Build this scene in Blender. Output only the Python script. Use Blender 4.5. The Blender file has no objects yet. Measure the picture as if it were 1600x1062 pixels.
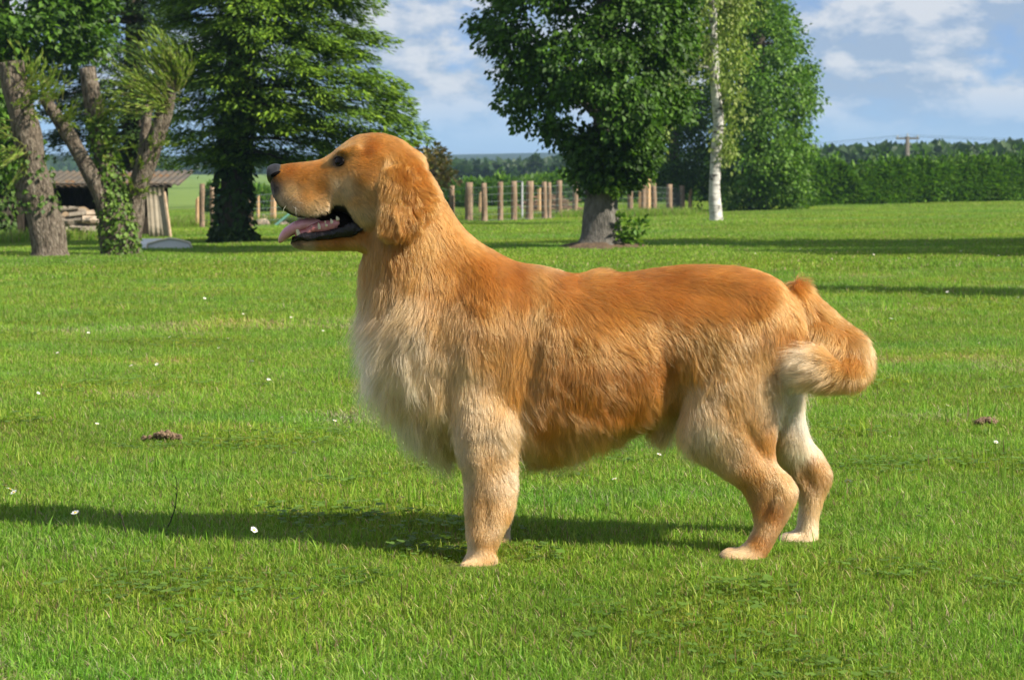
import bpy, bmesh, math, random
import numpy as np
from mathutils import Vector, Matrix, kdtree, noise

rng = np.random.default_rng(7)
random.seed(7)
scene = bpy.context.scene
COL = scene.collection
R = math.radians

# ------------------------------------------------------------------ camera
F = 3550.0                      # focal length in pixels of the 1600 px wide photograph
CAMZ = 0.74
PITCH = math.atan(271.0 / F)
cam_d = bpy.data.cameras.new('camera')
cam = bpy.data.objects.new('camera', cam_d)
COL.objects.link(cam)
cam.location = (0, 0, CAMZ)
cam.rotation_euler = (math.pi / 2 - PITCH, 0, 0)
cam_d.sensor_width = 36
cam_d.lens = F / 1600 * 36
cam_d.clip_start = 0.05
cam_d.clip_end = 12000
cam_d.dof.use_dof = True
cam_d.dof.focus_distance = 4.30
cam_d.dof.aperture_fstop = 18.0
scene.camera = cam

# ------------------------------------------------------------------ sky, sun, exposure
SUN_AZ = R(25)                  # how far the sun stands behind the camera's right
SUN_EL = R(38)
SUN_DIR = Vector((math.cos(SUN_EL) * math.cos(SUN_AZ), -math.cos(SUN_EL) * math.sin(SUN_AZ), math.sin(SUN_EL)))
world = bpy.data.worlds.new('World')
scene.world = world
world.use_nodes = True


def build_world():
    nt = world.node_tree
    N, L = nt.nodes, nt.links
    N.clear()
    out = N.new('ShaderNodeOutputWorld')
    bg = N.new('ShaderNodeBackground')
    bg.inputs['Strength'].default_value = 0.11
    sky = N.new('ShaderNodeTexSky')
    sky.sky_type = 'NISHITA'
    sky.sun_disc = False
    sky.sun_elevation = SUN_EL
    sky.sun_rotation = math.atan2(SUN_DIR.x, SUN_DIR.y)
    sky.air_density = 0.6
    sky.dust_density = 0.0
    sky.ozone_density = 5.0
    tc = N.new('ShaderNodeTexCoord')
    sep = N.new('ShaderNodeSeparateXYZ')
    L.new(tc.outputs['Generated'], sep.inputs[0])
    # cumulus in perspective: cells are wide and low
    def cloud(off):
        mp = N.new('ShaderNodeMapping')
        mp.inputs['Scale'].default_value = (1.0, 1.0, 2.0)
        mp.inputs['Location'].default_value = (CLOUD_SEED[0] + off[0], CLOUD_SEED[1], CLOUD_SEED[2] + off[1])
        L.new(tc.outputs['Generated'], mp.inputs[0])
        n1 = N.new('ShaderNodeTexNoise')
        n1.inputs['Scale'].default_value = 19.0
        n1.inputs['Detail'].default_value = 7
        n1.inputs['Roughness'].default_value = 0.58
        n1.inputs['Distortion'].default_value = 0.15
        L.new(mp.outputs[0], n1.inputs['Vector'])
        return n1
    n1 = cloud((0, 0))
    n2 = cloud((.006, .020))          # the same field a little towards the sun: thinner there means a lit edge
    ramp = N.new('ShaderNodeValToRGB')
    ramp.color_ramp.elements[0].position = 0.27
    ramp.color_ramp.elements[0].color = (0, 0, 0, 1)
    ramp.color_ramp.elements[1].position = 0.48
    ramp.color_ramp.elements[1].color = (1, 1, 1, 1)
    L.new(n1.outputs['Fac'], ramp.inputs['Fac'])
    df = N.new('ShaderNodeMath'); df.operation = 'SUBTRACT'
    L.new(n1.outputs['Fac'], df.inputs[0]); L.new(n2.outputs['Fac'], df.inputs[1])
    lit = N.new('ShaderNodeMapRange')
    lit.inputs['From Min'].default_value = -0.07
    lit.inputs['From Max'].default_value = 0.10
    L.new(df.outputs[0], lit.inputs['Value'])
    cr = N.new('ShaderNodeValToRGB')
    cr.color_ramp.elements[0].position = 0.15
    cr.color_ramp.elements[0].color = (2.0, 2.55, 3.4, 1)
    cr.color_ramp.elements[1].position = 0.95
    cr.color_ramp.elements[1].color = (4.0, 4.1, 4.3, 1)
    L.new(lit.outputs[0], cr.inputs['Fac'])
    fade = N.new('ShaderNodeMapRange')
    fade.inputs['From Min'].default_value = 0.008
    fade.inputs['From Max'].default_value = 0.034
    L.new(sep.outputs['Z'], fade.inputs['Value'])
    fm = N.new('ShaderNodeMath'); fm.operation = 'MULTIPLY'
    L.new(ramp.outputs['Color'], fm.inputs[0]); L.new(fade.outputs[0], fm.inputs[1])
    fk = N.new('ShaderNodeMath'); fk.operation = 'MULTIPLY'; fk.inputs[1].default_value = 0.92
    L.new(fm.outputs[0], fk.inputs[0])
    tint = N.new('ShaderNodeMix'); tint.data_type = 'RGBA'; tint.blend_type = 'MULTIPLY'
    tint.inputs['Factor'].default_value = 1.0
    tint.inputs[7].default_value = SKY_TINT
    L.new(sky.outputs[0], tint.inputs[6])
    mix = N.new('ShaderNodeMix'); mix.data_type = 'RGBA'
    L.new(fk.outputs[0], mix.inputs['Factor'])
    L.new(tint.outputs[2], mix.inputs[6])
    L.new(cr.outputs['Color'], mix.inputs[7])
    L.new(mix.outputs[2], bg.inputs['Color'])
    L.new(bg.outputs[0], out.inputs[0])


CLOUD_SEED = (3.1, 2.2, 0.3)
SKY_TINT = (.40, .48, .63, 1)
build_world()
sun_d = bpy.data.lights.new('sun', 'SUN')
sun_d.energy = 5.0
sun_d.angle = R(0.53)
sun_d.color = (1.0, 0.93, 0.80)
sun = bpy.data.objects.new('sun', sun_d)
COL.objects.link(sun)
sun.rotation_euler = SUN_DIR.to_track_quat('Z', 'Y').to_euler()

scene.render.engine = 'CYCLES'
vs = scene.view_settings
vs.view_transform = 'Standard'
vs.look = 'None'
vs.exposure = 0.78
vs.gamma = 1.0
vs.use_curve_mapping = False
cy = scene.cycles
cy.max_bounces = 8
cy.diffuse_bounces = 4
cy.glossy_bounces = 3
cy.transmission_bounces = 6
cy.transparent_max_bounces = 8
cy.volume_bounces = 1
cy.use_denoising = True
cy.caustics_reflective = False
cy.caustics_refractive = False
try:
    scene.cycles_curves.shape = 'RIBBONS'
except Exception:
    pass


# ------------------------------------------------------------------ helpers
def P(px, py, Y):
    """World point seen at pixel (px, py) of the photograph, Y metres ahead."""
    a = (px - 800.0) / F
    b = -(py - 531.0) / F
    cp, sp = math.cos(PITCH), math.sin(PITCH)
    dx, dy, dz = a, cp + b * sp, -sp + b * cp
    t = Y / dy
    return Vector((dx * t, Y, CAMZ + dz * t))


def to_px(p):
    """Inverse of P for an (n, 3) array."""
    p = np.asarray(p, dtype=float)
    cp, sp = math.cos(PITCH), math.sin(PITCH)
    z = p[:, 2] - CAMZ
    fwd = p[:, 1] * cp - z * sp
    up = p[:, 1] * sp + z * cp
    return 800 + F * p[:, 0] / fwd, 531 - F * up / fwd


def ground_z(x, y):
    """Height of the ground: level round the dog, sinking gently away, rising to low hills far off."""
    x = np.asarray(x, dtype=float); y = np.asarray(y, dtype=float)
    u = np.clip(x / np.maximum(y, 10.0), -0.4, 0.4)
    s = 0.0097 - 0.0165 * u
    d = np.clip(y - 5.0, 0, None)
    lim = 82.0
    dd = np.where(d < lim, d, lim + 25 * (1 - np.exp(-np.clip(d - lim, 0, None) / 25.0)) * 0.6)
    z = -s * dd
    z = z + 0.018 * np.sin(x * 0.9 + 1.3) * np.sin(y * 0.55) * np.clip((y - 8) / 10, 0, 1)
    far = np.clip((y - 700) / 900, 0, 1)
    far = far * far * (3 - 2 * far)
    z = z + far * (9.5 - 0.0045 * x * np.clip((y - 700) / 500, 0, 1) * (x < 900) + 2.2 * np.sin(x * 0.0046 + 0.5) + 1.2 * np.sin(x * 0.013))
    return z


def gz(x, y):
    return float(ground_z(x, y))


def on_ground(px, py):
    """Point of the ground seen at a pixel."""
    lo, hi = 2.0, 400.0
    for _ in range(60):
        m = 0.5 * (lo + hi)
        q = P(px, py, m)
        if q.z > gz(q.x, q.y):
            lo = m
        else:
            hi = m
    q = P(px, py, lo)
    return Vector((q.x, q.y, gz(q.x, q.y)))


def tag(o, label=None, cat=None, group=None, kind=None):
    if label: o['label'] = label
    if cat: o['category'] = cat
    if group: o['group'] = group
    if kind: o['kind'] = kind
    return o


def empty(name, loc, label, cat, group=None, rz=0.0):
    o = bpy.data.objects.new(name, None)
    o.empty_display_size = 0.1
    COL.objects.link(o)
    o.location = loc
    o.rotation_euler = (0, 0, rz)
    return tag(o, label, cat, group)


def link(name, me, mat=None, parent=None, world_space=True):
    o = bpy.data.objects.new(name, me)
    COL.objects.link(o)
    if mat is not None and not me.materials:
        me.materials.append(mat)
    if parent is not None:
        o.parent = parent
        if world_space:          # vertices are in world space: keep them there
            o.matrix_parent_inverse = (Matrix.Translation(parent.location) @ parent.rotation_euler.to_matrix().to_4x4()).inverted() if parent.parent is None else world_of(parent).inverted()
    return o


def world_of(o):
    m = o.matrix_basis
    if o.parent is not None:
        m = world_of(o.parent) @ o.matrix_parent_inverse @ m
    return m


def np_mesh(name, verts, faces, smooth=False, col=None):
    """Mesh from numpy arrays; faces all of one length, or a list of arrays."""
    me = bpy.data.meshes.new(name)
    verts = np.asarray(verts, dtype=np.float32)
    if not isinstance(faces, list):
        faces = [faces]
    faces = [np.asarray(f, dtype=np.int32) for f in faces if len(f)]
    nl = sum(f.size for f in faces)
    nf = sum(len(f) for f in faces)
    me.vertices.add(len(verts))
    me.vertices.foreach_set('co', verts.ravel())
    me.loops.add(nl)
    me.loops.foreach_set('vertex_index', np.concatenate([f.ravel() for f in faces]))
    me.polygons.add(nf)
    starts, tot = [], 0
    for f in faces:
        k = f.shape[1]
        starts.append(tot + np.arange(len(f)) * k)
        tot += f.size
    me.polygons.foreach_set('loop_start', np.concatenate(starts).astype(np.int32))
    me.update(calc_edges=True)
    if smooth:
        me.polygons.foreach_set('use_smooth', np.ones(nf, dtype=bool))
    if col is not None:
        a = me.color_attributes.new('col', 'FLOAT_COLOR', 'POINT')
        c = np.ones((len(verts), 4), dtype=np.float32)
        c[:, :3] = col
        a.data.foreach_set('color', c.ravel())
    return me


def norm(v):
    return v / np.maximum(np.linalg.norm(v, axis=-1, keepdims=True), 1e-9)


def tube(path, radii, sides=10, wob=0.0, seed=0, cap=True):
    """A round tube of verts and quads along a path of points."""
    path = [Vector(p) for p in path]
    n = len(path)
    V, Q = [], []
    rs = random.Random(seed)
    up0 = Vector((0.31, -0.93, 0.2))
    ph = [rs.uniform(0, 6.28) for _ in range(4)]
    for i, p in enumerate(path):
        t = (path[min(i + 1, n - 1)] - path[max(i - 1, 0)]).normalized()
        a = up0 - t * up0.dot(t)
        if a.length < 1e-3:
            a = Vector((0, 0, 1)) - t * t.z
        a.normalize()
        b = t.cross(a)
        for k in range(sides):
            th = 2 * math.pi * k / sides
            r = radii[i] * (1 + wob * (0.6 * math.sin(3 * th + ph[0] + i * 0.35) + 0.4 * math.sin(5 * th + ph[1] - i * 0.5) + 0.5 * math.sin(i * 1.1 + ph[2])))
            V.append(p + a * (r * math.cos(th)) + b * (r * math.sin(th)))
    for i in range(n - 1):
        for k in range(sides):
            k2 = (k + 1) % sides
            Q.append((i * sides + k, i * sides + k2, (i + 1) * sides + k2, (i + 1) * sides + k))
    T = []
    if cap:
        for base, c in ((0, path[0]), ((n - 1) * sides, path[-1])):
            V.append(c)
            ci = len(V) - 1
            for k in range(sides):
                T.append((base + k, base + (k + 1) % sides, ci))
    return V, Q, T


class MB:
    """Collects verts and faces of any size for one mesh."""
    def __init__(self):
        self.v, self.f = [], []

    def add(self, V, *face_lists):
        o = len(self.v)
        self.v += [tuple(p) for p in V]
        for fl in face_lists:
            self.f += [tuple(i + o for i in f) for f in fl]
        return self

    def tube(self, path, radii, sides=8, **k):
        return self.add(*tube(path, radii, sides, **k))

    def box(self, c, size, rot=None):
        c = Vector(c)
        V = []
        for sx in (-1, 1):
            for sy in (-1, 1):
                for sz in (-1, 1):
                    p = Vector((sx * size[0] / 2, sy * size[1] / 2, sz * size[2] / 2))
                    if rot is not None:
                        p = rot @ p
                    V.append(c + p)
        return self.add(V, [(0, 1, 3, 2), (4, 6, 7, 5), (0, 4, 5, 1), (2, 3, 7, 6), (0, 2, 6, 4), (1, 5, 7, 3)])

    def mesh(self, name, smooth=False):
        me = bpy.data.meshes.new(name)
        me.from_pydata(self.v, [], self.f)
        me.update()
        if smooth:
            me.polygons.foreach_set('use_smooth', np.ones(len(me.polygons), dtype=bool))
        return me

    def build(self, name, mat, parent=None, smooth=False):
        return link(name, self.mesh(name, smooth), mat, parent)


# ------------------------------------------------------------------ materials
def new_mat(name):
    m = bpy.data.materials.new(name)
    m.use_nodes = True
    nt = m.node_tree
    nt.nodes.clear()
    out = nt.nodes.new('ShaderNodeOutputMaterial')
    return m, nt, nt.nodes, nt.links, out


def mat_noise(name, stops, scale=8.0, rough=0.9, bump=0.3, stretch=(1, 1, 1), detail=8, bscale=None, dist=0.02, spec=0.2, coord='Object', distortion=0.0):
    m, nt, N, L, out = new_mat(name)
    b = N.new('ShaderNodeBsdfPrincipled')
    b.inputs['Roughness'].default_value = rough
    b.inputs['Specular IOR Level'].default_value = spec
    tc = N.new('ShaderNodeTexCoord')
    mp = N.new('ShaderNodeMapping')
    mp.inputs['Scale'].default_value = stretch
    L.new(tc.outputs[coord], mp.inputs[0])
    n = N.new('ShaderNodeTexNoise')
    n.inputs['Scale'].default_value = scale
    n.inputs['Detail'].default_value = detail
    n.inputs['Roughness'].default_value = 0.65
    n.inputs['Distortion'].default_value = distortion
    L.new(mp.outputs[0], n.inputs['Vector'])
    r = N.new('ShaderNodeValToRGB')
    el = r.color_ramp.elements
    while len(el) < len(stops):
        el.new(0.5)
    for e, (p, c) in zip(el, stops):
        e.position = p
        e.color = (*c, 1)
    L.new(n.outputs['Fac'], r.inputs['Fac'])
    L.new(r.outputs['Color'], b.inputs['Base Color'])
    if bump:
        n2 = N.new('ShaderNodeTexNoise')
        n2.inputs['Scale'].default_value = bscale or scale * 2
        n2.inputs['Detail'].default_value = 8
        L.new(mp.outputs[0], n2.inputs['Vector'])
        bp = N.new('ShaderNodeBump')
        bp.inputs['Strength'].default_value = bump
        bp.inputs['Distance'].default_value = dist
        L.new(n2.outputs['Fac'], bp.inputs['Height'])
        L.new(bp.outputs[0], b.inputs['Normal'])
    L.new(b.outputs[0], out.inputs[0])
    return m


def mat_leaf(name, trans=0.35, rough=0.55, spec=0.3, tint=(1.15, 1.25, 0.55)):
    """Leaves take their colour from the attribute 'col'; thin, so light comes through."""
    m, nt, N, L, out = new_mat(name)
    a = N.new('ShaderNodeAttribute'); a.attribute_name = 'col'
    b = N.new('ShaderNodeBsdfPrincipled')
    b.inputs['Roughness'].default_value = rough
    b.inputs['Specular IOR Level'].default_value = spec
    L.new(a.outputs['Color'], b.inputs['Base Color'])
    t = N.new('ShaderNodeBsdfTranslucent')
    mx = N.new('ShaderNodeMix'); mx.data_type = 'RGBA'; mx.blend_type = 'MULTIPLY'
    mx.inputs['Factor'].default_value = 1
    mx.inputs[7].default_value = (*tint, 1)
    L.new(a.outputs['Color'], mx.inputs[6])
    L.new(mx.outputs[2], t.inputs['Color'])
    s = N.new('ShaderNodeMixShader'); s.inputs[0].default_value = trans
    L.new(b.outputs[0], s.inputs[1]); L.new(t.outputs[0], s.inputs[2])
    L.new(s.outputs[0], out.inputs[0])
    return m


def mat_plain(name, c, rough=0.6, spec=0.4, metal=0.0, coat=0.0):
    m, nt, N, L, out = new_mat(name)
    b = N.new('ShaderNodeBsdfPrincipled')
    b.inputs['Base Color'].default_value = (*c, 1)
    b.inputs['Roughness'].default_value = rough
    b.inputs['Specular IOR Level'].default_value = spec
    b.inputs['Metallic'].default_value = metal
    b.inputs['Coat Weight'].default_value = coat
    L.new(b.outputs[0], out.inputs[0])
    return m


LEAF = mat_leaf('leaf')
NEEDLE = mat_leaf('needle', trans=0.22, rough=0.6)
BARK = mat_noise('bark', [(0.34, (0.05, 0.038, 0.028)), (0.50, (0.17, 0.135, 0.10)), (0.66, (0.30, 0.255, 0.20))], scale=11, bump=1.0, stretch=(3, 3, 0.9), dist=0.06, distortion=.6)
BARK_GREY = mat_noise('bark_grey', [(0.3, (0.07, 0.065, 0.055)), (0.55, (0.15, 0.135, 0.115)), (0.72, (0.24, 0.23, 0.20))], scale=10, bump=0.8, stretch=(3, 3, 0.8), dist=0.03)
BARK_DARK = mat_noise('bark_dark', [(0.3, (0.03, 0.025, 0.02)), (0.7, (0.09, 0.075, 0.055))], scale=10, bump=0.7, stretch=(2, 2, 0.6))
BARK_BIRCH = mat_noise('bark_birch', [(0.36, (0.05, 0.045, 0.04)), (0.43, (0.36, 0.34, 0.31)), (0.6, (0.62, 0.60, 0.56)), (0.8, (0.70, 0.68, 0.64))], scale=5.5, bump=0.4, stretch=(1.2, 1.2, 3.2))
CUT_WOOD = mat_noise('cut_wood', [(0.3, (0.30, 0.20, 0.12)), (0.7, (0.50, 0.38, 0.25))], scale=12, bump=0.2)

# ------------------------------------------------------------------ ground
def mat_ground():
    m, nt, N, L, out = new_mat('turf')
    b = N.new('ShaderNodeBsdfPrincipled')
    b.inputs['Roughness'].default_value = 0.95
    b.inputs['Specular IOR Level'].default_value = 0.05
    g = N.new('ShaderNodeNewGeometry')
    sep = N.new('ShaderNodeSeparateXYZ'); L.new(g.outputs['Position'], sep.inputs[0])

    def nz(scale, detail=6):
        n = N.new('ShaderNodeTexNoise')
        n.inputs['Scale'].default_value = scale
        n.inputs['Detail'].default_value = detail
        n.inputs['Roughness'].default_value = 0.6
        L.new(g.outputs['Position'], n.inputs['Vector'])
        return n

    def ramp(src, stops):
        r = N.new('ShaderNodeValToRGB')
        el = r.color_ramp.elements
        while len(el) < len(stops):
            el.new(0.5)
        for e, (p, c) in zip(el, stops):
            e.position = p; e.color = (*c, 1)
        L.new(src, r.inputs['Fac'])
        return r
    near = ramp(nz(26, 8).outputs['Fac'], [(0.30, (0.060, 0.070, 0.016)), (0.55, (0.11, 0.145, 0.026)), (0.75, (0.19, 0.19, 0.06))])
    far = ramp(nz(0.05, 8).outputs['Fac'], [(0.38, (0.12, 0.19, 0.04)), (0.50, (0.17, 0.24, 0.06)), (0.62, (0.09, 0.15, 0.03))])
    wood = ramp(nz(0.02, 8).outputs['Fac'], [(0.35, (0.014, 0.028, 0.014)), (0.65, (0.030, 0.050, 0.022))])
    mr = N.new('ShaderNodeMapRange')
    mr.inputs['From Min'].default_value = 70; mr.inputs['From Max'].default_value = 110
    L.new(sep.outputs['Y'], mr.inputs['Value'])
    mx = N.new('ShaderNodeMix'); mx.data_type = 'RGBA'
    L.new(mr.outputs[0], mx.inputs['Factor']); L.new(near.outputs[0], mx.inputs[6]); L.new(far.outputs[0], mx.inputs[7])
    mr2 = N.new('ShaderNodeMapRange')
    mr2.inputs['From Min'].default_value = 500; mr2.inputs['From Max'].default_value = 700
    L.new(sep.outputs['Y'], mr2.inputs['Value'])
    mx2 = N.new('ShaderNodeMix'); mx2.data_type = 'RGBA'
    L.new(mr2.outputs[0], mx2.inputs['Factor']); L.new(mx.outputs[2], mx2.inputs[6]); L.new(wood.outputs[0], mx2.inputs[7])
    L.new(mx2.outputs[2], b.inputs['Base Color'])
    bp = N.new('ShaderNodeBump'); bp.inputs['Strength'].default_value = 0.8; bp.inputs['Distance'].default_value = 0.02
    L.new(nz(60, 5).outputs['Fac'], bp.inputs['Height'])
    L.new(bp.outputs[0], b.inputs['Normal'])
    L.new(b.outputs[0], out.inputs[0])
    return m


def build_ground():
    ys = np.concatenate([np.linspace(-60, 0, 13), np.linspace(1.5, 30, 70), np.linspace(31, 120, 90), np.linspace(125, 700, 60), np.linspace(720, 1900, 60), [2600, 4000]])
    xa = np.concatenate([np.linspace(0, 20, 60), np.linspace(21, 80, 45), np.linspace(90, 600, 50), np.linspace(640, 1500, 24), [2200, 3600]])
    xs = np.concatenate([-xa[::-1][:-1], xa])
    X, Yg = np.meshgrid(xs, ys)
    Z = ground_z(X, Yg)
    V = np.stack([X, Yg, Z], -1).reshape(-1, 3)
    nx, ny = len(xs), len(ys)
    i = np.arange(ny - 1)[:, None] * nx + np.arange(nx - 1)[None, :]
    Fq = np.stack([i, i + 1, i + nx + 1, i + nx], -1).reshape(-1, 4)
    me = np_mesh('ground', V, Fq, smooth=True)
    o = link('ground', me, mat_ground())
    tag(o, kind='structure')


build_ground()
# ------------------------------------------------------------------ lawn
def mat_grass():
    m, nt, N, L, out = new_mat('grass_blade')
    a = N.new('ShaderNodeAttribute'); a.attribute_name = 'col'
    t = N.new('ShaderNodeAttribute'); t.attribute_type = 'INSTANCER'; t.attribute_name = 'tone'
    mx = N.new('ShaderNodeMix'); mx.data_type = 'RGBA'; mx.blend_type = 'MULTIPLY'
    mx.inputs['Factor'].default_value = 1
    L.new(a.outputs['Color'], mx.inputs[6]); L.new(t.outputs['Color'], mx.inputs[7])
    b = N.new('ShaderNodeBsdfPrincipled')
    b.inputs['Roughness'].default_value = 0.5
    b.inputs['Specular IOR Level'].default_value = 0.25
    L.new(mx.outputs[2], b.inputs['Base Color'])
    tr = N.new('ShaderNodeBsdfTranslucent')
    L.new(mx.outputs[2], tr.inputs['Color'])
    s = N.new('ShaderNodeMixShader'); s.inputs[0].default_value = 0.42
    L.new(b.outputs[0], s.inputs[1]); L.new(tr.outputs[0], s.inputs[2])
    L.new(s.outputs[0], out.inputs[0])
    return m


GRASS = mat_grass()
G_COLS = np.array([(0.170, 0.325, 0.020), (0.215, 0.365, 0.026), (0.262, 0.380, 0.042), (0.140, 0.300, 0.018), (0.30, 0.385, 0.060), (0.200, 0.350, 0.040)])
STRAW = np.array([(0.36, 0.29, 0.14), (0.44, 0.37, 0.20), (0.28, 0.21, 0.10)])


def blades(n, radius, hmin, hmax, w, lean=0.5, straw=0.08, r=rng):
    """n curved blades: verts, tris, colours."""
    ang = r.uniform(0, 2 * np.pi, n)
    rad = radius * np.sqrt(r.uniform(0, 1, n))
    root = np.stack([rad * np.cos(ang), rad * np.sin(ang), np.full(n, -0.004)], -1)
    h = r.uniform(hmin, hmax, n) * r.uniform(0.7, 1.0, n)
    az = r.uniform(0, 2 * np.pi, n)
    ln = r.uniform(0.05, 1, n) ** 1.5 * lean
    d = np.stack([np.cos(az), np.sin(az), np.zeros(n)], -1)
    faz = az + r.uniform(-1.2, 1.2, n) + np.pi / 2
    s = np.stack([np.cos(faz), np.sin(faz), np.zeros(n)], -1) * (w * r.uniform(0.6, 1.3, n))[:, None] / 2
    V = np.zeros((n, 7, 3))
    for k, (f, ww) in enumerate(((0.0, 0.75), (0.4, 1.0), (0.75, 0.65))):
        c = root + d * (h * ln * f ** 2 * 1.3)[:, None]
        c[:, 2] += h * f * (1 - 0.3 * ln * f)
        V[:, 2 * k] = c - s * ww
        V[:, 2 * k + 1] = c + s * ww
    c = root + d * (h * ln * 1.3)[:, None]
    c[:, 2] += h * (1 - 0.38 * ln)
    V[:, 6] = c
    base = np.arange(n)[:, None] * 7
    tri = np.array([(0, 1, 3), (0, 3, 2), (2, 3, 5), (2, 5, 4), (4, 5, 6)])
    T = (base[:, None, :] + tri[None]).reshape(-1, 3)
    col = G_COLS[r.integers(0, len(G_COLS), n)] * r.uniform(0.75, 1.25, (n, 1))
    st = r.uniform(0, 1, n) < straw
    col[st] = STRAW[r.integers(0, 3, st.sum())] * r.uniform(0.8, 1.2, (st.sum(), 1))
    C = np.repeat(col[:, None, :], 7, 1)
    C[:, 6] *= 1.08
    return V.reshape(-1, 3), T, C.reshape(-1, 3)


def clover(n, r=rng):
    """Small round leaves near the ground."""
    V, T, C = [], [], []
    o = 0
    for _ in range(n):
        c = np.array([r.uniform(-.05, .05), r.uniform(-.05, .05), r.uniform(.012, .035)])
        a0 = r.uniform(0, 6.28)
        tilt = r.uniform(-.4, .4, 2)
        col = np.array((0.115, 0.22, 0.035)) * r.uniform(.75, 1.3)
        for k in range(3):
            a = a0 + k * 2.094
            rr = r.uniform(.0035, .006)
            cc = c + np.array([math.cos(a), math.sin(a), 0]) * rr
            pts = []
            for q in range(6):
                th = q * math.pi / 3
                x, y = rr * .95 * math.cos(th), rr * .95 * math.sin(th)
                pts.append(cc + np.array([x, y, tilt[0] * x + tilt[1] * y]))
            V += pts
            T += [(o, o + i, o + i + 1) for i in range(1, 5)]
            C += [col] * 6
            o += 6
    return np.array(V), np.array(T), np.array(C)


PAWS = [(P(748, 885, 4.21).x, 4.19), (P(725, 885, 4.2).x, 4.16), (P(770, 850, 4.45).x, 4.44), (P(1165, 872, 4.28).x, 4.26), (P(1138, 872, 4.28).x, 4.25), (P(1252, 846, 4.48).x, 4.45), (P(1230, 846, 4.48).x, 4.44)]


def build_lawn():
    src = bpy.data.collections.new('blade_sources')
    kinds = []

    def add(parts):
        V = np.concatenate([p[0] for p in parts]); C = np.concatenate([p[2] for p in parts])
        T, o = [], 0
        for p in parts:
            T.append(p[1] + o); o += len(p[0])
        me = np_mesh('tuft', V, np.concatenate(T), col=C)
        me.materials.append(GRASS)
        ob = bpy.data.objects.new('tuft_%02d' % len(kinds), me)
        src.objects.link(ob)
        kinds.append(ob)
    for k in range(6):                                   # 0-5 close lawn, fine
        add([blades(44, .055, .014, .034, .0021, 1.1, .09)])
    for k in range(2):                                   # 6-7 with longer blades
        add([blades(34, .055, .014, .034, .0021, 1.0, .08), blades(5, .03, .035, .065, .0026, .6, .06)])
    for k in range(2):                                   # 8-9 clover and weeds in the grass
        add([blades(36, .055, .014, .034, .0021, 1.0, .1), clover(4)])
    add([blades(26, .055, .012, .032, .0026, 1.3, .62)])  # 10 worn, strawy
    for k in range(3):                                   # 11-13 wide patches for the distance
        add([blades(70, .16, .03, .055, .0075, .8, .07)])
    add([blades(9, .03, .05, .10, .0034, .5, .08)])     # 14 a tall tuft
    add([blades(60, .16, .10, .28, .008, .6, .12)])      # 15 unmown, by the fence

    def scatter(y0, y1, dens, u0=-0.34, u1=0.34, pad=0.5):
        n = int(dens * ((y1 ** 2 - y0 ** 2) / 2 * (u1 - u0) + 2 * pad * (y1 - y0)))
        y = np.sqrt(rng.uniform(y0 ** 2, y1 ** 2, n))
        x = rng.uniform(-1, 1, n) * ((u1 - u0) / 2 * y + pad) + (u0 + u1) / 2 * y
        return x, y

    def fbm(x, y, sc, seed):
        return np.array([noise.noise((a * sc + seed, b * sc, seed * 1.7)) + .5 * noise.noise((a * sc * 2.3, b * sc * 2.3 + seed, 3.1)) for a, b in zip(x, y)])
    XS, YS, KI, SC, TO = [], [], [], [], []
    for (y0, y1, dens, sc, far) in ((2.4, 6.2, 1900, .90, 0), (6.2, 11, 760, 1.05, 0), (11, 18, 220, 1.45, 0), (18, 34, 62, 1.0, 1), (34, 60, 26, 1.25, 1), (60, 92, 10, 1.5, 1)):
        x, y = scatter(y0, y1, dens)
        n = len(x)
        f1 = fbm(x, y, 0.9 if y0 < 18 else .25, 2.0)
        f2 = fbm(x, y, 3.1 if y0 < 18 else .6, 9.0)
        f3 = fbm(x, y, 1.7 if y0 < 18 else .33, 17.0)
        r = rng.uniform(0, 1, n)
        k = rng.integers(0, 6, n)
        if not far:
            k = np.where((r < .06) | ((f2 > .4) & (r < .25)), rng.integers(6, 8, n), k)
            k = np.where((f3 > .3) & (r > .72), rng.integers(8, 10, n), k)
            k = np.where((f1 + .35 * f2 > .52) & (r > .45), 10, k)
            k = np.where(rng.uniform(0, 1, n) < .003, 14, k)
        else:
            k = rng.integers(11, 14, n)
        tone = np.ones((n, 4), dtype=np.float32)
        v = (1 + .16 * f1 + .09 * f2) * rng.uniform(.85, 1.15, n)
        tone[:, 0] = v * (1 + .20 * f3 + .10 * f2)
        tone[:, 1] = v
        tone[:, 2] = v * (1 - .2 * f3)
        XS.append(x); YS.append(y); KI.append(k); TO.append(tone)
        scv = sc * rng.uniform(.75, 1.2, n) * (1 + .25 * f2)
        for (qx, qy) in PAWS:                       # trodden short round the feet of the dog
            dd = np.hypot(x - qx, y - qy)
            scv = scv * np.clip(.55 + (dd - .05) * 6, .55, 1)
        SC.append(scv)
    # unmown grass along the fence and the shed
    for (pa, pb, n) in ((on_ground(255, 357), on_ground(520, 352), 500), (on_ground(520, 352), on_ground(1080, 338), 700), (on_ground(285, 352), on_ground(450, 345), 300), (on_ground(10, 383), on_ground(120, 377), 120)):
        t = rng.uniform(0, 1, n)
        XS.append(pa.x + (pb.x - pa.x) * t + rng.normal(0, .25, n))
        YS.append(pa.y + (pb.y - pa.y) * t + rng.uniform(-.3, 2.5, n))
        KI.append(np.full(n, 15)); SC.append(rng.uniform(.6, 1.1, n))
        to = np.ones((n, 4), dtype=np.float32); to[:, :3] = rng.uniform(.8, 1.1, (n, 1)); TO.append(to)
    x = np.concatenate(XS); y = np.concatenate(YS)
    n = len(x)
    V = np.stack([x, y, ground_z(x, y)], -1)
    me = bpy.data.meshes.new('grass')
    me.vertices.add(n)
    me.vertices.foreach_set('co', V.astype(np.float32).ravel())
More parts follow.
